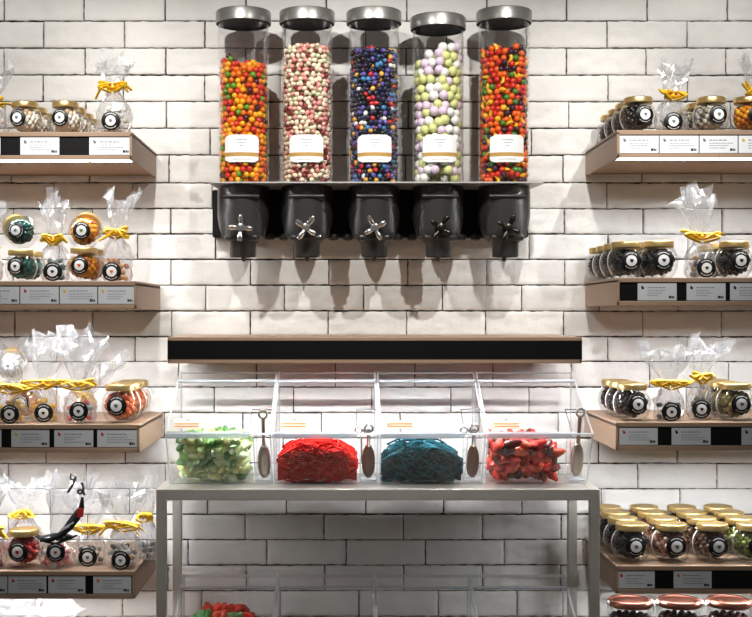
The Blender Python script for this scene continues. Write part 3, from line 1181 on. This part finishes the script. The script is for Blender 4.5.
# black ribbon tail curling up over the film, with a red printed tag
mb = MB()
zz = wz(536, FY) - z
pts = [(-.028, -.034, zz - .002), (-.004, -.036, zz + .001), (.018, -.036, zz + .012), (.034, -.034, zz + .029), (.048, -.033, zz + .048), (.060, -.032, zz + .068), (.061, -.030, zz + .090)]
mb.tube(pts, .0025, 8, flat=4.5, radii=[.0007, .0010, .0015, .0022, .0023, .0015, .0006])
mb.tube([(.058 + .008 * math.cos(a) * (1 - k * .03), -.03, zz + .094 + .0035 * k * .5 + .008 * math.sin(a)) for k, a in enumerate([q * .7 for q in range(12)])], .0026, 6)
mb.tube([(.03, -.03, zz + .10), (.042, -.031, zz + .118), (.047, -.03, zz + .134), (.036, -.029, zz + .14), (.036, -.029, zz + .128), (.048, -.03, zz + .127)], .004, 6, flat=.5)
mb.obj('ribbon_tail', ribbonblack_m, bk)
mb = MB()
mb.plate([(.052, -.045, zz + .050), (.066, -.045, zz + .050), (.068, -.045, zz + .068), (.055, -.045, zz + .070)], (0, 1, 0), .001)
o = mb.obj('tag', ribbonred_m, bk); o['label'] = 'small red tag on the black ribbon'
mb = MB()
for a, e in ((0.024, 0.036), (0.016, 0.028)):
    mb.plate([(a - .004, -.0475, zz + a * .9 + .002), (a + .022, -.0475, zz + a * .9 + .016), (a + .022, -.0475, zz + a * .9 + .019), (a - .004, -.0475, zz + a * .9 + .005)], (0, 1, 0), .0006)
mb.obj('white_stripe', labelwhite_m, bk)
# ---- lowest left shelf: only the fans of two bags reach the picture
z = SZ['L', 5]
bag('clear film bag at left corner of lowest left shelf, crumpled top showing', 12, FY, z, 'pale', 'grey', 603, 655, seed=41, lab_py=700, fan=.055, w=.09)
bag('clear film bag below the red jar, crumpled top showing under the fourth left shelf', 52, FY + .034, z, 'pale', 'grey', 603, 655, seed=42, lab_py=700, fan=.05, w=.08, lean=.01)

# ---- top right shelf
z = SZ['R', 1]
T = 'top right shelf'
jar_row('R', 1, 638, 4, 'dark', 'grey', 'left end row', T, 10, .93, 'dark sweets')
bag('clear bag with bright yellow bow between the jars on the top right shelf', 671, FY - .002, z, 'silver', 'grey', 66, 96, seed=51, lab_px=673, lab_py=124, w=.062, lean=.012, fan=.032, bowsize=.02, level=.34, droop=-.6)
jar_row('R', 1, 711, 3, 'grey', 'grey', 'middle row', T, 8, .93, 'pale grey sweets')
jar('gold-lidded jar of yellow sweets cut by the right edge, top right shelf', 'candy jars', 748, FY, z, 'yellow', 'orange', .93, 14)
bag('bag with long yellow bow behind the yellow jar, top right shelf', 758, rowY(1) + .004, z, 'yellow', 'grey', 62, 96, seed=53, lab=False, w=.07, bowsize=.03, droop=-.9, level=.3)
# ---- second right shelf
z = SZ['R', 2]
T = 'second right shelf'
jar_row('R', 2, 626, 4, 'black', 'black', 'left end row', T, 4, .95, 'black sweets')
jar_row('R', 2, 659, 3, 'black', 'black', 'the second row', T, 0, 0.97, 'black sweets')
bag('clear bag with tall white film and wide yellow bow, second right shelf', 700, FY - .003, z, 'silver', 'black', 194, 237, seed=61, lab_px=706, lab_py=268, w=.062, fan=.042, lean=-.012, bowsize=.037, droop=-.25, level=.42)
jar_row('R', 2, 734, 3, 'black', 'black', 'row right of bag', T, 4, .96, 'black sweets')
jar_row('R', 2, 769, 1, 'black', 'black', 'row at the edge', T, 0, .95, 'black sweets') if False else None
jar('jar of black sweets cut by the right edge of the photo, second right shelf', 'candy jars', 771, FY, z, 'black', 'black', .95, -14)
# ---- third right shelf
z = SZ['R', 3]
T = 'third right shelf'
jar_row('R', 3, 632, 3, 'dark', 'black', 'left end row', T, 6, .96, 'dark sweets')
bag('bag of dark sweets with long yellow bow, left one on third right shelf', 669, FY - .002, z, 'dark', 'black', 348, 383, seed=71, lab_px=671, lab_py=412, w=.064, lean=-.014, fan=.05, bowsize=.032, droop=-.15, level=.34)
bag('bag of dark sweets with raised yellow bow, right one on third right shelf', 700, FY + .024, z, 'dark', 'black', 345, 377, seed=72, lab_px=701, lab_py=409, w=.050, lean=.018, fan=.042, bowsize=.018, droop=.2, level=.36)
jar_row('R', 3, 735, 3, 'gold', 'grey', 'row right of bags', T, 2, .97, 'olive sweets')
jar('jar of olive sweets cut by the right edge of the photo, third right shelf', 'candy jars', 772, FY, z, 'gold', 'grey', .97, -12)
# ---- fourth right shelf
T = 'fourth right shelf'
jar_row('R', 4, 631, 4, 'black', 'grey', 'row beside steel rack', T, 2, 1.0, 'black sweets')
jar_row('R', 4, 671, 4, 'pink', 'grey', 'pinkish row', T, 2, 1.0, 'pinkish brown sweets')
jar_row('R', 4, 712, 4, 'brown', 'grey', 'brown row', T, 3, 1.0, 'brown sweets')
jar_row('R', 4, 752, 4, 'green', 'green', 'green row', T, 2, 1.0, 'green sweets')
# ---- lowest right shelf: big jars with copper lids
z = SZ['R', 5]
for q, (px, d) in enumerate(((630, 'leftmost'), (679, 'middle'), (729, 'rightmost'))):
    root = thing('storage_jar', f'large dark jar with copper lid, {d} of three under the fourth right shelf', 'jar', (wx(px, FY), FY, z), 'copper-lidded jars')
    H = wz(599, FY) - z
    mb = MB()
    mb.lathe([(0.040, 0), (0.0455, 0.003), (0.0475, 0.012), (0.0475, H - .045), (0.0455, H - .030), (0.042, H - .022), (0.0415, H - .012)], 40, cap1=False)
    mb.obj('jar_body', glass_m, root)
    mb = MB()
    mb.lathe([(0.045, H - .014), (0.0470, H - .012), (0.0475, H - .003), (0.0455, H), (0.041, H), (0.039, H - .003), (0.001, H - .003)], 44)
    mb.obj('lid', copper_m, root)
    mb = MB(); r = random.Random(q)
    zz = .010
    while zz < H - .035:
        for k in range(14):
            a = 2 * PI * (k + (.5 if int(zz / .016) % 2 else 0)) / 14
            mb.blob((.0365 * math.cos(a), .0365 * math.sin(a), zz), .0088, wpick(r, 'burgundy'), (1, .8, .9))
        for k in range(6):
            a = 2 * PI * k / 6
            mb.blob((.018 * math.cos(a), .018 * math.sin(a), zz), .0095, wpick(r, 'burgundy'))
        zz += .0155
    f = mb.obj('candy_filling', fill_mats('burgundy'), root); f['kind'] = 'stuff'
    for s in (-1, 1):
        mb = MB()
        mb.blob((s * .0480, -.006, H - .0075), .0052, 0, (.9, 1, 1.2), Euler((0, 0, 0)), ICO2)  # white ball at each side of the lid, with a thin bent wire
        mb.tube([(s * .047, -.006, H - .011), (s * .0495, -.006, H - .022), (s * .0465, -.006, H - .03)], .0012, 6)
        o = mb.obj('clasp', principled('white clasp', (235, 228, 222), .3) if 'white clasp' not in MATS else MATS['white clasp'], root)
    # raised oval band on the front
    mb = MB()
    mb.tube([(0.026 * math.cos(a), -math.sqrt(.0478 ** 2 - (.026 * math.cos(a)) ** 2), H - .058 + .024 * math.sin(a)) for a in [2 * PI * k / 40 for k in range(41)]], .0010, 6)
    mb.obj('embossed_oval', glass_m, root)


# ------------------------------------------------------------------ steel rack
ZR = 1.0800
x0, x1 = wx(156, YF), wx(600, YF)
yb = -0.068
T_ = 0.0205
root = thing('steel_rack', 'brushed steel square-tube rack carrying the clear candy bins', 'rack', ((x0 + x1) / 2, 0, 0))
cx = (x0 + x1) / 2
a, b = x0 - cx, x1 - cx


def part_box(name, m, *bx):
    mb = MB(); mb.bbox(*bx, 0.0012); return mb.obj(name, m, root)


for xa in (a, b - T_):
    for ya in (YF, yb - T_):
        part_box('leg', steel_m, xa, xa + T_, ya, ya + T_, 0.0, ZR - T_)
ZR2 = 0.607
TH = 0.0235
for zt in (ZR, ZR2):
    e = 0.0 if zt == ZR else T_
    part_box('crossbar', steel_m, a + e, b - e, YF, YF + T_, zt - TH, zt)
    part_box('crossbar', steel_m, a + e, b - e, yb - T_, yb, zt - TH, zt)
    for xa in (a, b - T_):
        part_box('side_bar', steel_m, xa, xa + T_, YF + T_, yb - T_, zt - TH, zt)
for zt in (ZR, ZR2):
    mb = MB(); mb.box(a + T_ + .0005, b - T_ - .0005, YF + T_ + .0005, yb - T_ - .0005, zt - .0035, zt - .0008); mb.obj('top_sheet' if zt == ZR else 'shelf_sheet', steel_m, root)
# slim bearers under the bins
for zt in (ZR, ZR2):
    for yy in (-.24, -.13):
        mb = MB(); mb.box(a + T_, b - T_, yy - .008, yy + .008, zt - .012, zt - .0036); mb.obj('bearer', steel_m, root)

# ------------------------------------------------------------------ bins
BX0, BX1 = wx(164.5, -.32), wx(594, -.32)
BW = (BX1 - BX0) / 4
AT = 0.003
PROF = [(-0.255, 0.0), (-0.325, 0.116), (-0.128, 0.216), (-0.095, 0.236), (-0.082, 0.238), (-0.074, 0.232), (-0.072, 0.0)]
POCKET = 0.041


def bin_body(w, tilt=False):
    mb = MB()
    mb.prism(PROF, 'x', 0, .0042, 0, 1)
    mb.prism(PROF, 'x', w - .0042, w, 0, 1)
    mb.box(AT, w - AT, -0.255, -0.072, 0.0, AT, 0)
    fn = Vector((0, -0.116, -0.07)).normalized()
    mb.plate([(AT, -0.255, 0.0), (w - AT, -0.255, 0.0), (w - AT, -0.325, 0.116), (AT, -0.325, 0.116)], (0, .86, .51), AT, 0, 1)
    mb.box(AT, w - AT, -0.072 - AT, -0.072, AT, 0.233, 0)
    # fixed top at the back
    mb.plate([(AT, -0.128, 0.216), (w - AT, -0.128, 0.216), (w - AT, -0.095, 0.236), (AT, -0.095, 0.236)], (0, .5, -.85), AT, 0, 1)
    mb.plate([(AT, -0.095, 0.236), (w - AT, -0.095, 0.236), (w - AT, -0.076, 0.236), (AT, -0.076, 0.236)], (0, 0, -1), AT, 0, 1)
    # front lip
    mb.box(AT, w - AT, -0.327, -0.318, 0.1135, 0.117, 1)
    return mb.mesh('body', [acrylic_m, acryledge_m])


def bin_lid(w):
    mb = MB()
    A = Vector((0, -0.323, 0.1185)); B = Vector((0, -0.130, 0.2165))
    nx = 0.0465

    def P(x, t, up=0.0):
        q = A.lerp(B, t)
        return Vector((x, q.y, q.z)) + Vector((0, -.453, .891)) * up
    tn = 0.42
    mb.plate([P(AT, 0), P(w - nx, 0), P(w - nx, tn), P(w - AT, tn), P(w - AT, 1), P(AT, 1)], (0, -.453, .891), AT, 0, 1)
    # turned front edge and hinge bar
    mb.plate([P(AT, 0), P(w - nx, 0), P(w - nx, 0) + Vector((0, 0, -.012)), P(AT, 0) + Vector((0, 0, -.012))], (0, -1, 0), .0025, 1, 1)
    mb.tube([P(AT, 1.0, .002), P(w - AT, 1.0, .002)], .0035, 10, 1)
    # dark notch edge
    mb.plate([P(w - nx - .001, 0.0, .0031), P(w - nx + .0006, 0, .0031), P(w - nx + .0006, tn, .0031), P(w - nx - .001, tn, .0031)], (0, -.453, .891), .0008, 2)
    mb.plate([P(w - nx, tn - .008, .0031), P(w - AT, tn - .008, .0031), P(w - AT, tn + .002, .0031), P(w - nx, tn + .002, .0031)], (0, -.453, .891), .0008, 2)
    return mb.mesh('lid', [acrylic_m, acryledge_m, MATS['notch edge']])


clear_mat('notch edge', tint=(.30, .31, .33), base=.1, edge=.5, rough=.2, haze=.15, hazecol=(.3, .31, .33))


def bin_pocket(w):
    """scoop pocket: a narrow box open at the top in the front right corner"""
    mb = MB()
    xa = w - AT - POCKET + .004
    # side wall, follows the sloped front
    y_at = lambda z: -0.255 - 0.07 * z / 0.116
    mb.prism([(y_at(.008) + .004, .008), (y_at(.108) + .004, .108), (-.225, .108), (-.205, .008)], 'x', xa, xa + .0025, 0, 1)
    mb.plate([(xa, -.225, .108), (w - AT, -.225, .108), (w - AT, -.205, .008), (xa, -.205, .008)], (0, 1, 0), .0025, 0, 1)
    mb.box(xa, w - AT, -.252, -.20, .006, .0085, 1)
    return mb.mesh('scoop_pocket', [acrylic_m, acryledge_m])


def bin_card():
    mb = MB()
    A = Vector((0, -0.323, 0.1185)); B = Vector((0, -0.130, 0.2165))

    def P(x, t, up):
        q = A.lerp(B, t)
        return Vector((x, q.y, q.z)) + Vector((0, -.453, .891)) * up
    x0, x1 = .017, .071
    t0, t1 = 0.05, 0.23
    mb.plate([P(x0, t0, .0036), P(x1, t0, .0036), P(x1, t1, .0036), P(x0, t1, .0036)], (0, -.453, .891), .0008, 0)

    def rect(a, e, u0, u1, mi):
        mb.plate([P(x0 + (x1 - x0) * a, t0 + (t1 - t0) * u0, .0046), P(x0 + (x1 - x0) * e, t0 + (t1 - t0) * u0, .0046), P(x0 + (x1 - x0) * e, t0 + (t1 - t0) * u1, .0046), P(x0 + (x1 - x0) * a, t0 + (t1 - t0) * u1, .0046)], (0, -.453, .891), .0004, mi)
    rect(0, 1, .10, .24, 1); rect(0, 1, .38, .55, 1)
    rect(.05, .95, .28, .31, 2)
    rect(.42, .56, .78, .90, 3); rect(.5, .62, .88, .98, 3)
    return mb.mesh('label_card', [principled('cream card', (176, 168, 152), .7, spec=.1), principled('ochre print', (132, 88, 36), .7, spec=.1), ink_m, inkdark_m])


BB, BL, BP, BC = bin_body(BW - .002), bin_lid(BW - .002), bin_pocket(BW - .002), bin_card()
ORD4 = ['leftmost', 'second from left', 'third from left', 'rightmost']
WHAT = ['green sour gummies', 'red licorice laces', 'dark teal licorice laces', 'red gummies']


def make_bin(i, zr, label, group):
    k = 1.0 if zr == ZR else .974
    x = (BX0 if zr == ZR else wx(165, YF) + .003) + i * BW * k + .001
    root = thing('candy_bin', label, 'candy bin', (x, 0, zr + .0005), group)
    root.scale = (k, 1, 1)
    link('body', BB, root); link('lid', BL, root); link('scoop_pocket', BP, root)
    c = link('label_card', BC, root); c['label'] = 'small white card with tan stripes'
    return root


for i in range(4):
    make_bin(i, ZR, f'clear acrylic bin of {WHAT[i]}, {ORD4[i]} on the rack top', 'clear bins on top of the rack')
for i in range(4):
    make_bin(i, ZR2, f'clear acrylic bin on the lower rack level, {ORD4[i]} of four', 'clear bins on the lower rack level')


def yfront(z):
    return -0.255 - 0.07 * z / 0.116 + .006


# gummies: one mesh per colour, copied
def gummy_mesh(name, col, r, seed, lobes=3, sugar=True):
    rr = random.Random(seed)
    vs = []
    for v in ICO2[0]:
        q = Vector(v)
        a = math.atan2(q.y, q.x)
        k = 1 + 0.22 * math.cos(a * lobes + seed) + 0.10 * noise.noise(q * 2.2 + Vector((seed, 0, 0)))
        vs.append((q.x * k, q.y * k, q.z * 0.55 + 0.12 * math.cos(2 * a)))
    mb = MB()
    mb.blob((0, 0, 0), r, 0, (1.15, .9, 1), Euler((0, 0, 0)), (vs, ICO2[1]))
    if name not in MATS:
        principled(name, col, .55 if sugar else .25, noise_amt=.12, noise_scale=150, bump=.5 if sugar else 0, bump_scale=900, sss=.15)
    return mb.mesh('gummy', [MATS[name]])


def fill_gummies(i, zr, pals, r, label_fn, group_fn, hfun, seed, nx=9, ny=6, keep=None, top=.108, xa=.012, xb=None):
    rr = random.Random(seed)
    W = BW - .002
    xb = xb or W - POCKET - .008
    bx = BX0 + i * BW + .001
    if zr != ZR:
        bx = wx(165, YF) + .004 + i * BW * .974
        xb -= .004
    out_ = 0
    dz = r * 1.18
    k = 0
    z = r * .95 + .005
    extra = []
    while z < top:
        for iy in range(ny):
            for ix in range(nx):
                x = xa + r * 1.2 + (xb - xa - 2.4 * r) * (ix + (.5 if (k + iy) % 2 else 0)) / (nx - .5)
                yf = yfront(z) + r * 1.3
                y = yf + (-.082 - r - yf) * (iy / (ny - 1))
                if z > hfun(x, y):
                    continue
                x += rr.uniform(-.2, .2) * r; y += rr.uniform(0, .2) * r; zz = z + rr.uniform(-.15, .2) * r
                q = pals[min(len(pals) - 1, int(rr.random() ** 1.0 * len(pals)))]
                hidden = (not keep(x, y, z, hfun)) if keep else (iy > 1 and z + dz < hfun(x, y))
                extra_pos = (bx + x, y, zr + zz)
                if hidden:
                    extra.append((extra_pos, q))
                    continue
                o = link('sour_gummy' if pals is greens else 'fruit_gummy', q[1], None, extra_pos)
                o.rotation_euler = (rr.uniform(-1, 1) + PI / 2 * rr.choice((0, 1)), rr.uniform(-1, 1), rr.uniform(0, 6.3))
                s = rr.uniform(.85, 1.02); o.scale = (s, s, s)
                tag(o, label_fn(q[0]), 'gummy', group_fn(q[0]))
                out_ += 1
        z += dz; k += 1
    if extra:
        mb = MB()
        mats = [q[1].materials[0] for q in pals]
        for pos, q in extra:
            mb.blob(pos, r * .8, pals.index(q), (1.05, .9, .7))
        o = mb.obj('gummy_fill', mats)
        tag(o, group_fn('hidden') + ' heaped inside, below the top pieces', 'gummies', None, 'stuff')
    return out_


greens = [('pale green', gummy_mesh('gummy pale green', (192, 214, 150), .0135, 1)), ('leaf green', gummy_mesh('gummy leaf green', (142, 180, 100), .0135, 2, 4)), ('deep green', gummy_mesh('gummy deep green', (92, 144, 84), .0135, 3)), ('yellow green', gummy_mesh('gummy yellow green', (210, 216, 146), .0135, 4, 2)), ('minty white', gummy_mesh('gummy minty white', (200, 218, 168), .0125, 6))]
fill_gummies(0, ZR, greens, .0135, lambda c: f'{c} sugared gummy in the heap inside the leftmost clear bin', lambda c: f'{c} gummies in the leftmost top bin',
             lambda x, y: .108 - .010 * abs(x - .09) / .09 - .004 * math.sin(x * 90), 5, nx=9, ny=6)
reds = [('red', gummy_mesh('gummy red', (196, 44, 36), .0150, 11, 3, False)), ('bright red', gummy_mesh('gummy bright red', (216, 66, 50), .0150, 12, 4, False)), ('dark red', gummy_mesh('gummy dark red', (120, 28, 26), .0150, 13, 2, False)), ('brownish red', gummy_mesh('gummy brownish red', (84, 34, 26), .0145, 14, 3, False)), ('orange red', gummy_mesh('gummy orange red', (224, 88, 62), .0140, 15, 3, False))]
redpal = [reds[0], reds[0], reds[1], reds[1], reds[2], reds[3], reds[4]]
fill_gummies(3, ZR, redpal, .0150, lambda c: f'{c} gummy in the heap inside the rightmost clear bin', lambda c: f'{c} gummies in the rightmost top bin',
             lambda x, y: .100 - .012 * abs(x - .08) / .08 + .006 * math.sin(x * 70), 6, nx=8, ny=5)
# lower level, leftmost bin: only the top of the heap rises into the picture
mixp = [greens[2], greens[1], reds[0], reds[1]]
fill_gummies(0, ZR2, [reds[4], mixp[3], mixp[3], mixp[0]], .0150, lambda c: f'{c} gummy on the heap in the leftmost lower bin', lambda c: f'{c} gummies in the leftmost lower bin',
             lambda x, y: min(.112 + .058 * math.exp(-((x - .11) / .09) ** 4), .1185 + .507 * (y + .323) - .030), 9, nx=8, ny=5, keep=lambda x, y, z, h: z > h(x, y) - .03, top=.175)


def laces(i, col_names, cols, label, seed, hmax):
    rr = random.Random(seed)
    W = BW - .002
    xa, xb = .0066, W - POCKET - .004
    bx = BX0 + i * BW + .001

    def height(x):
        u = (x - xa) / (xb - xa) * 2 - 1
        return hmax * (1 - .40 * abs(u) ** 2.2)
    mb = MB()
    # strands looping over and inside the heap
    for s in range(190):
        n = 26
        cxs = rr.uniform(xa + .025, xb - .025)
        lay = rr.random() ** .6
        H = height(cxs)
        z0 = .006 + lay * (H - .012)
        cy = rr.uniform(yfront(z0) + .022, -.10)
        if s % 3 == 0:
            cy = yfront(z0) + .012
        ra, rb = rr.uniform(.018, .045), rr.uniform(.010, .030)
        ph = rr.uniform(0, 6.3)
        pts = []
        for k in range(n):
            t = ph + k / (n - 1) * rr.uniform(4.2, 4.4)
            x = cxs + ra * math.cos(t) + .004 * math.sin(3 * t + s)
            y = cy + rb * math.sin(t * 1.3 + s) * .6
            z = z0 + .009 * math.sin(2 * t + s) + .012 * math.sin(t + s * 2)
            x = min(max(x, xa), xb)
            z = min(max(z, .0065), height(x) + (.006 if s % 5 == 0 else 0))
            y = min(max(y, yfront(z) + .003), -.082)
            pts.append((bx + x, y, ZR + z))
        mb.tube(pts, .0021, 6, mi=rr.choice((0, 0, 1)))
    # a few loose loops standing up from the heap
    for s in range(9):
        cxs = rr.uniform(xa + .03, xb - .03); H = height(cxs)
        R = rr.uniform(.012, .022)
        y0 = rr.uniform(yfront(H) + .012, -.15)
        pts = [(bx + min(max(cxs + R * math.cos(t), xa), xb), max(y0 + .006 * math.sin(t), yfront(H - .014 + R * .9 * math.sin(t)) + .004), ZR + H - .014 + R * .9 * math.sin(t)) for t in [PI * 2 * k / 22 for k in range(23)]]
        mb.tube(pts, .0019, 6, mi=1)
    # densely packed core
    n1, n2 = 26, 14
    bb = len(mb.v)
    for a_ in range(n1 + 1):
        x = xa + .001 + (xb - xa - .002) * a_ / n1
        for c_ in range(n2 + 1):
            t = c_ / n2
            zt = height(x) - .010
            q = [(yfront(.004) + .008, .008), (yfront(zt) + .012, zt), (-.09, zt), (-.09, .008)]
            u = t * 3
            k = min(int(u), 2); f_ = u - k
            y = q[k][0] + (q[k + 1][0] - q[k][0]) * f_
            z = q[k][1] + (q[k + 1][1] - q[k][1]) * f_
            mb.v.append(Vector((bx + x, y + .002 * math.sin(x * 900 + z * 700), ZR + z + .002 * math.sin(x * 800 + y * 600))))
    for a_ in range(n1):
        for c_ in range(n2):
            p_ = bb + a_ * (n2 + 1) + c_
            mb.face((p_, p_ + 1, p_ + n2 + 2, p_ + n2 + 1), 0, True)
    o = mb.obj('licorice_laces', [principled(col_names[0], cols[0], .6, spec=.12), principled(col_names[1], cols[1], .55, spec=.15)])
    tag(o, label, 'licorice laces', None, 'stuff')


laces(1, ('red lace', 'bright red lace'), ((176, 12, 8), (206, 26, 16)), 'tangled heap of red licorice laces in the second clear bin', 3, .092)
laces(2, ('teal lace', 'light teal lace'), ((8, 48, 56), (20, 84, 96)), 'tangled heap of dark teal licorice laces in the third clear bin', 4, .086)


# ------------------------------------------------------------------ scoops
def scoop(i, label, m, hm, rot=(0, 0, 0), dz=0.0, long=True):
    W = BW - .002
    bx = BX0 + i * BW + .001
    x = bx + W - .0205
    root = thing('scoop', label, 'scoop', (x, -.236, ZR + .012 + dz), None, (math.radians(15), rot[1], 0))
    # blade: half shell hanging down
    mb = MB()
    n, mrows = 10, 9
    prof = [(0.0, .004), (.010, .010), (.022, .0128), (.036, .0132), (.050, .0128), (.062, .0105), (.070, .007), (.076, .005)]
    b = len(mb.v)
    for h, w in prof:
        for k in range(n + 1):
            a = PI * k / n
            mb.v.append(Vector((w * math.cos(a), .002 - w * .75 * math.sin(a) * (.6 if h < .06 else .9), h)))
    for j in range(len(prof) - 1):
        for k in range(n):
            a = b + j * (n + 1) + k
            mb.face((a, a + 1, a + n + 2, a + n + 1), 0, True)
    o = mb.obj('blade', m, root)
    md = o.modifiers.new('thickness', 'SOLIDIFY'); md.thickness = .0012
    mb = MB()
    L = .150 if long else .118
    lean = -.008
    pts = [(0, 0, .072), (0, lean * .3, .09), (0, lean * .8, .115)] + ([(0, lean, L - .01)] if long else [])
    mb.tube(pts, .0042, 10, flat=.7)
    cz = L
    mb.tube([(.0085 * math.cos(t), lean, cz + .009 * math.sin(t)) for t in [2 * PI * k / 20 for k in range(21)]], .0026, 8)
    if not long:
        mb.tube([(-.022 + .0075 * math.cos(t), lean, cz - .004 + .006 * math.sin(t)) for t in [2 * PI * k / 20 for k in range(21)]], .0022, 8)
        mb.tube([(-.015, lean, cz - .003), (-.002, lean * .9, cz - .012), (0, lean * .8, cz - .02)], .003, 8)
    mb.obj('handle', hm, root)
    return root


scoop(0, 'grey steel scoop standing in the pocket of the leftmost clear bin', scoop_m, scoop_m)
scoop(1, 'brown scoop with looped chrome handle in the red lace bin pocket', scoopbrown_m, chrome_m, long=False)
scoop(2, 'brown scoop with chrome handle in the teal lace bin pocket', scoopbrown_m, chrome_m, long=False)
scoop(3, 'pale steel scoop leaning in the pocket of the rightmost clear bin', scoop_m, scoop_m, rot=(0, 0, 0), dz=.004)

# ------------------------------------------------------------------ lights
def spot(name, loc, target, power, size=70, blend=.8, radius=.014, col=(1.0, .982, .95)):
    l = bpy.data.lights.new(name, 'SPOT')
    l.energy = power
    l.spot_size = math.radians(size)
    l.spot_blend = blend
    l.shadow_soft_size = radius
    l.color = col
    o = bpy.data.objects.new(name, l)
    COL.objects.link(o)
    o.location = loc
    o.rotation_euler = (Vector(target) - Vector(loc)).to_track_quat('-Z', 'Y').to_euler()
    return o


YS, ZS = -1.2, 2.56
spot('track_spotlight', (-0.40, YS, ZS), (-0.18, 0, 1.55), 58, 64)
spot('track_spotlight', (0.42, YS, ZS), (0.24, 0, 1.55), 58, 64)
spot('track_spotlight', (-0.80, YS, ZS), (-0.72, 0, 1.84), 46, 46)
spot('track_spotlight', (0.88, YS, ZS), (0.84, 0, 1.84), 50, 46)

w = bpy.data.worlds.new('World')
scn.world = w
w.use_nodes = True
bg = w.node_tree.nodes['Background']
bg.inputs[0].default_value = (1.0, .97, .94, 1)
bg.inputs[1].default_value = 0.15

# ------------------------------------------------------------------ camera
cam = bpy.data.cameras.new('Camera')
co = bpy.data.objects.new('Camera', cam)
COL.objects.link(co)
co.location = (0, -D, ZC)
co.rotation_euler = (PI / 2, 0, 0)
cam.sensor_fit = 'HORIZONTAL'
cam.sensor_width = 36
cam.lens = 36 * F / 752
cam.shift_x = (376 - VX) / 752
cam.shift_y = (VY - 308.5) / 752
cam.clip_start = 0.02
scn.camera = co

scn.view_settings.view_transform = 'Standard'
scn.view_settings.look = 'None'
scn.view_settings.gamma = 1
scn.view_settings.use_curve_mapping = False
scn.view_settings.exposure = 0.0
scn.cycles.use_denoising = True
scn.cycles.max_bounces = 10
scn.cycles.transparent_max_bounces = 40
scn.cycles.sample_clamp_indirect = 6.0
scn.cycles.caustics_reflective = False
scn.cycles.caustics_refractive = False
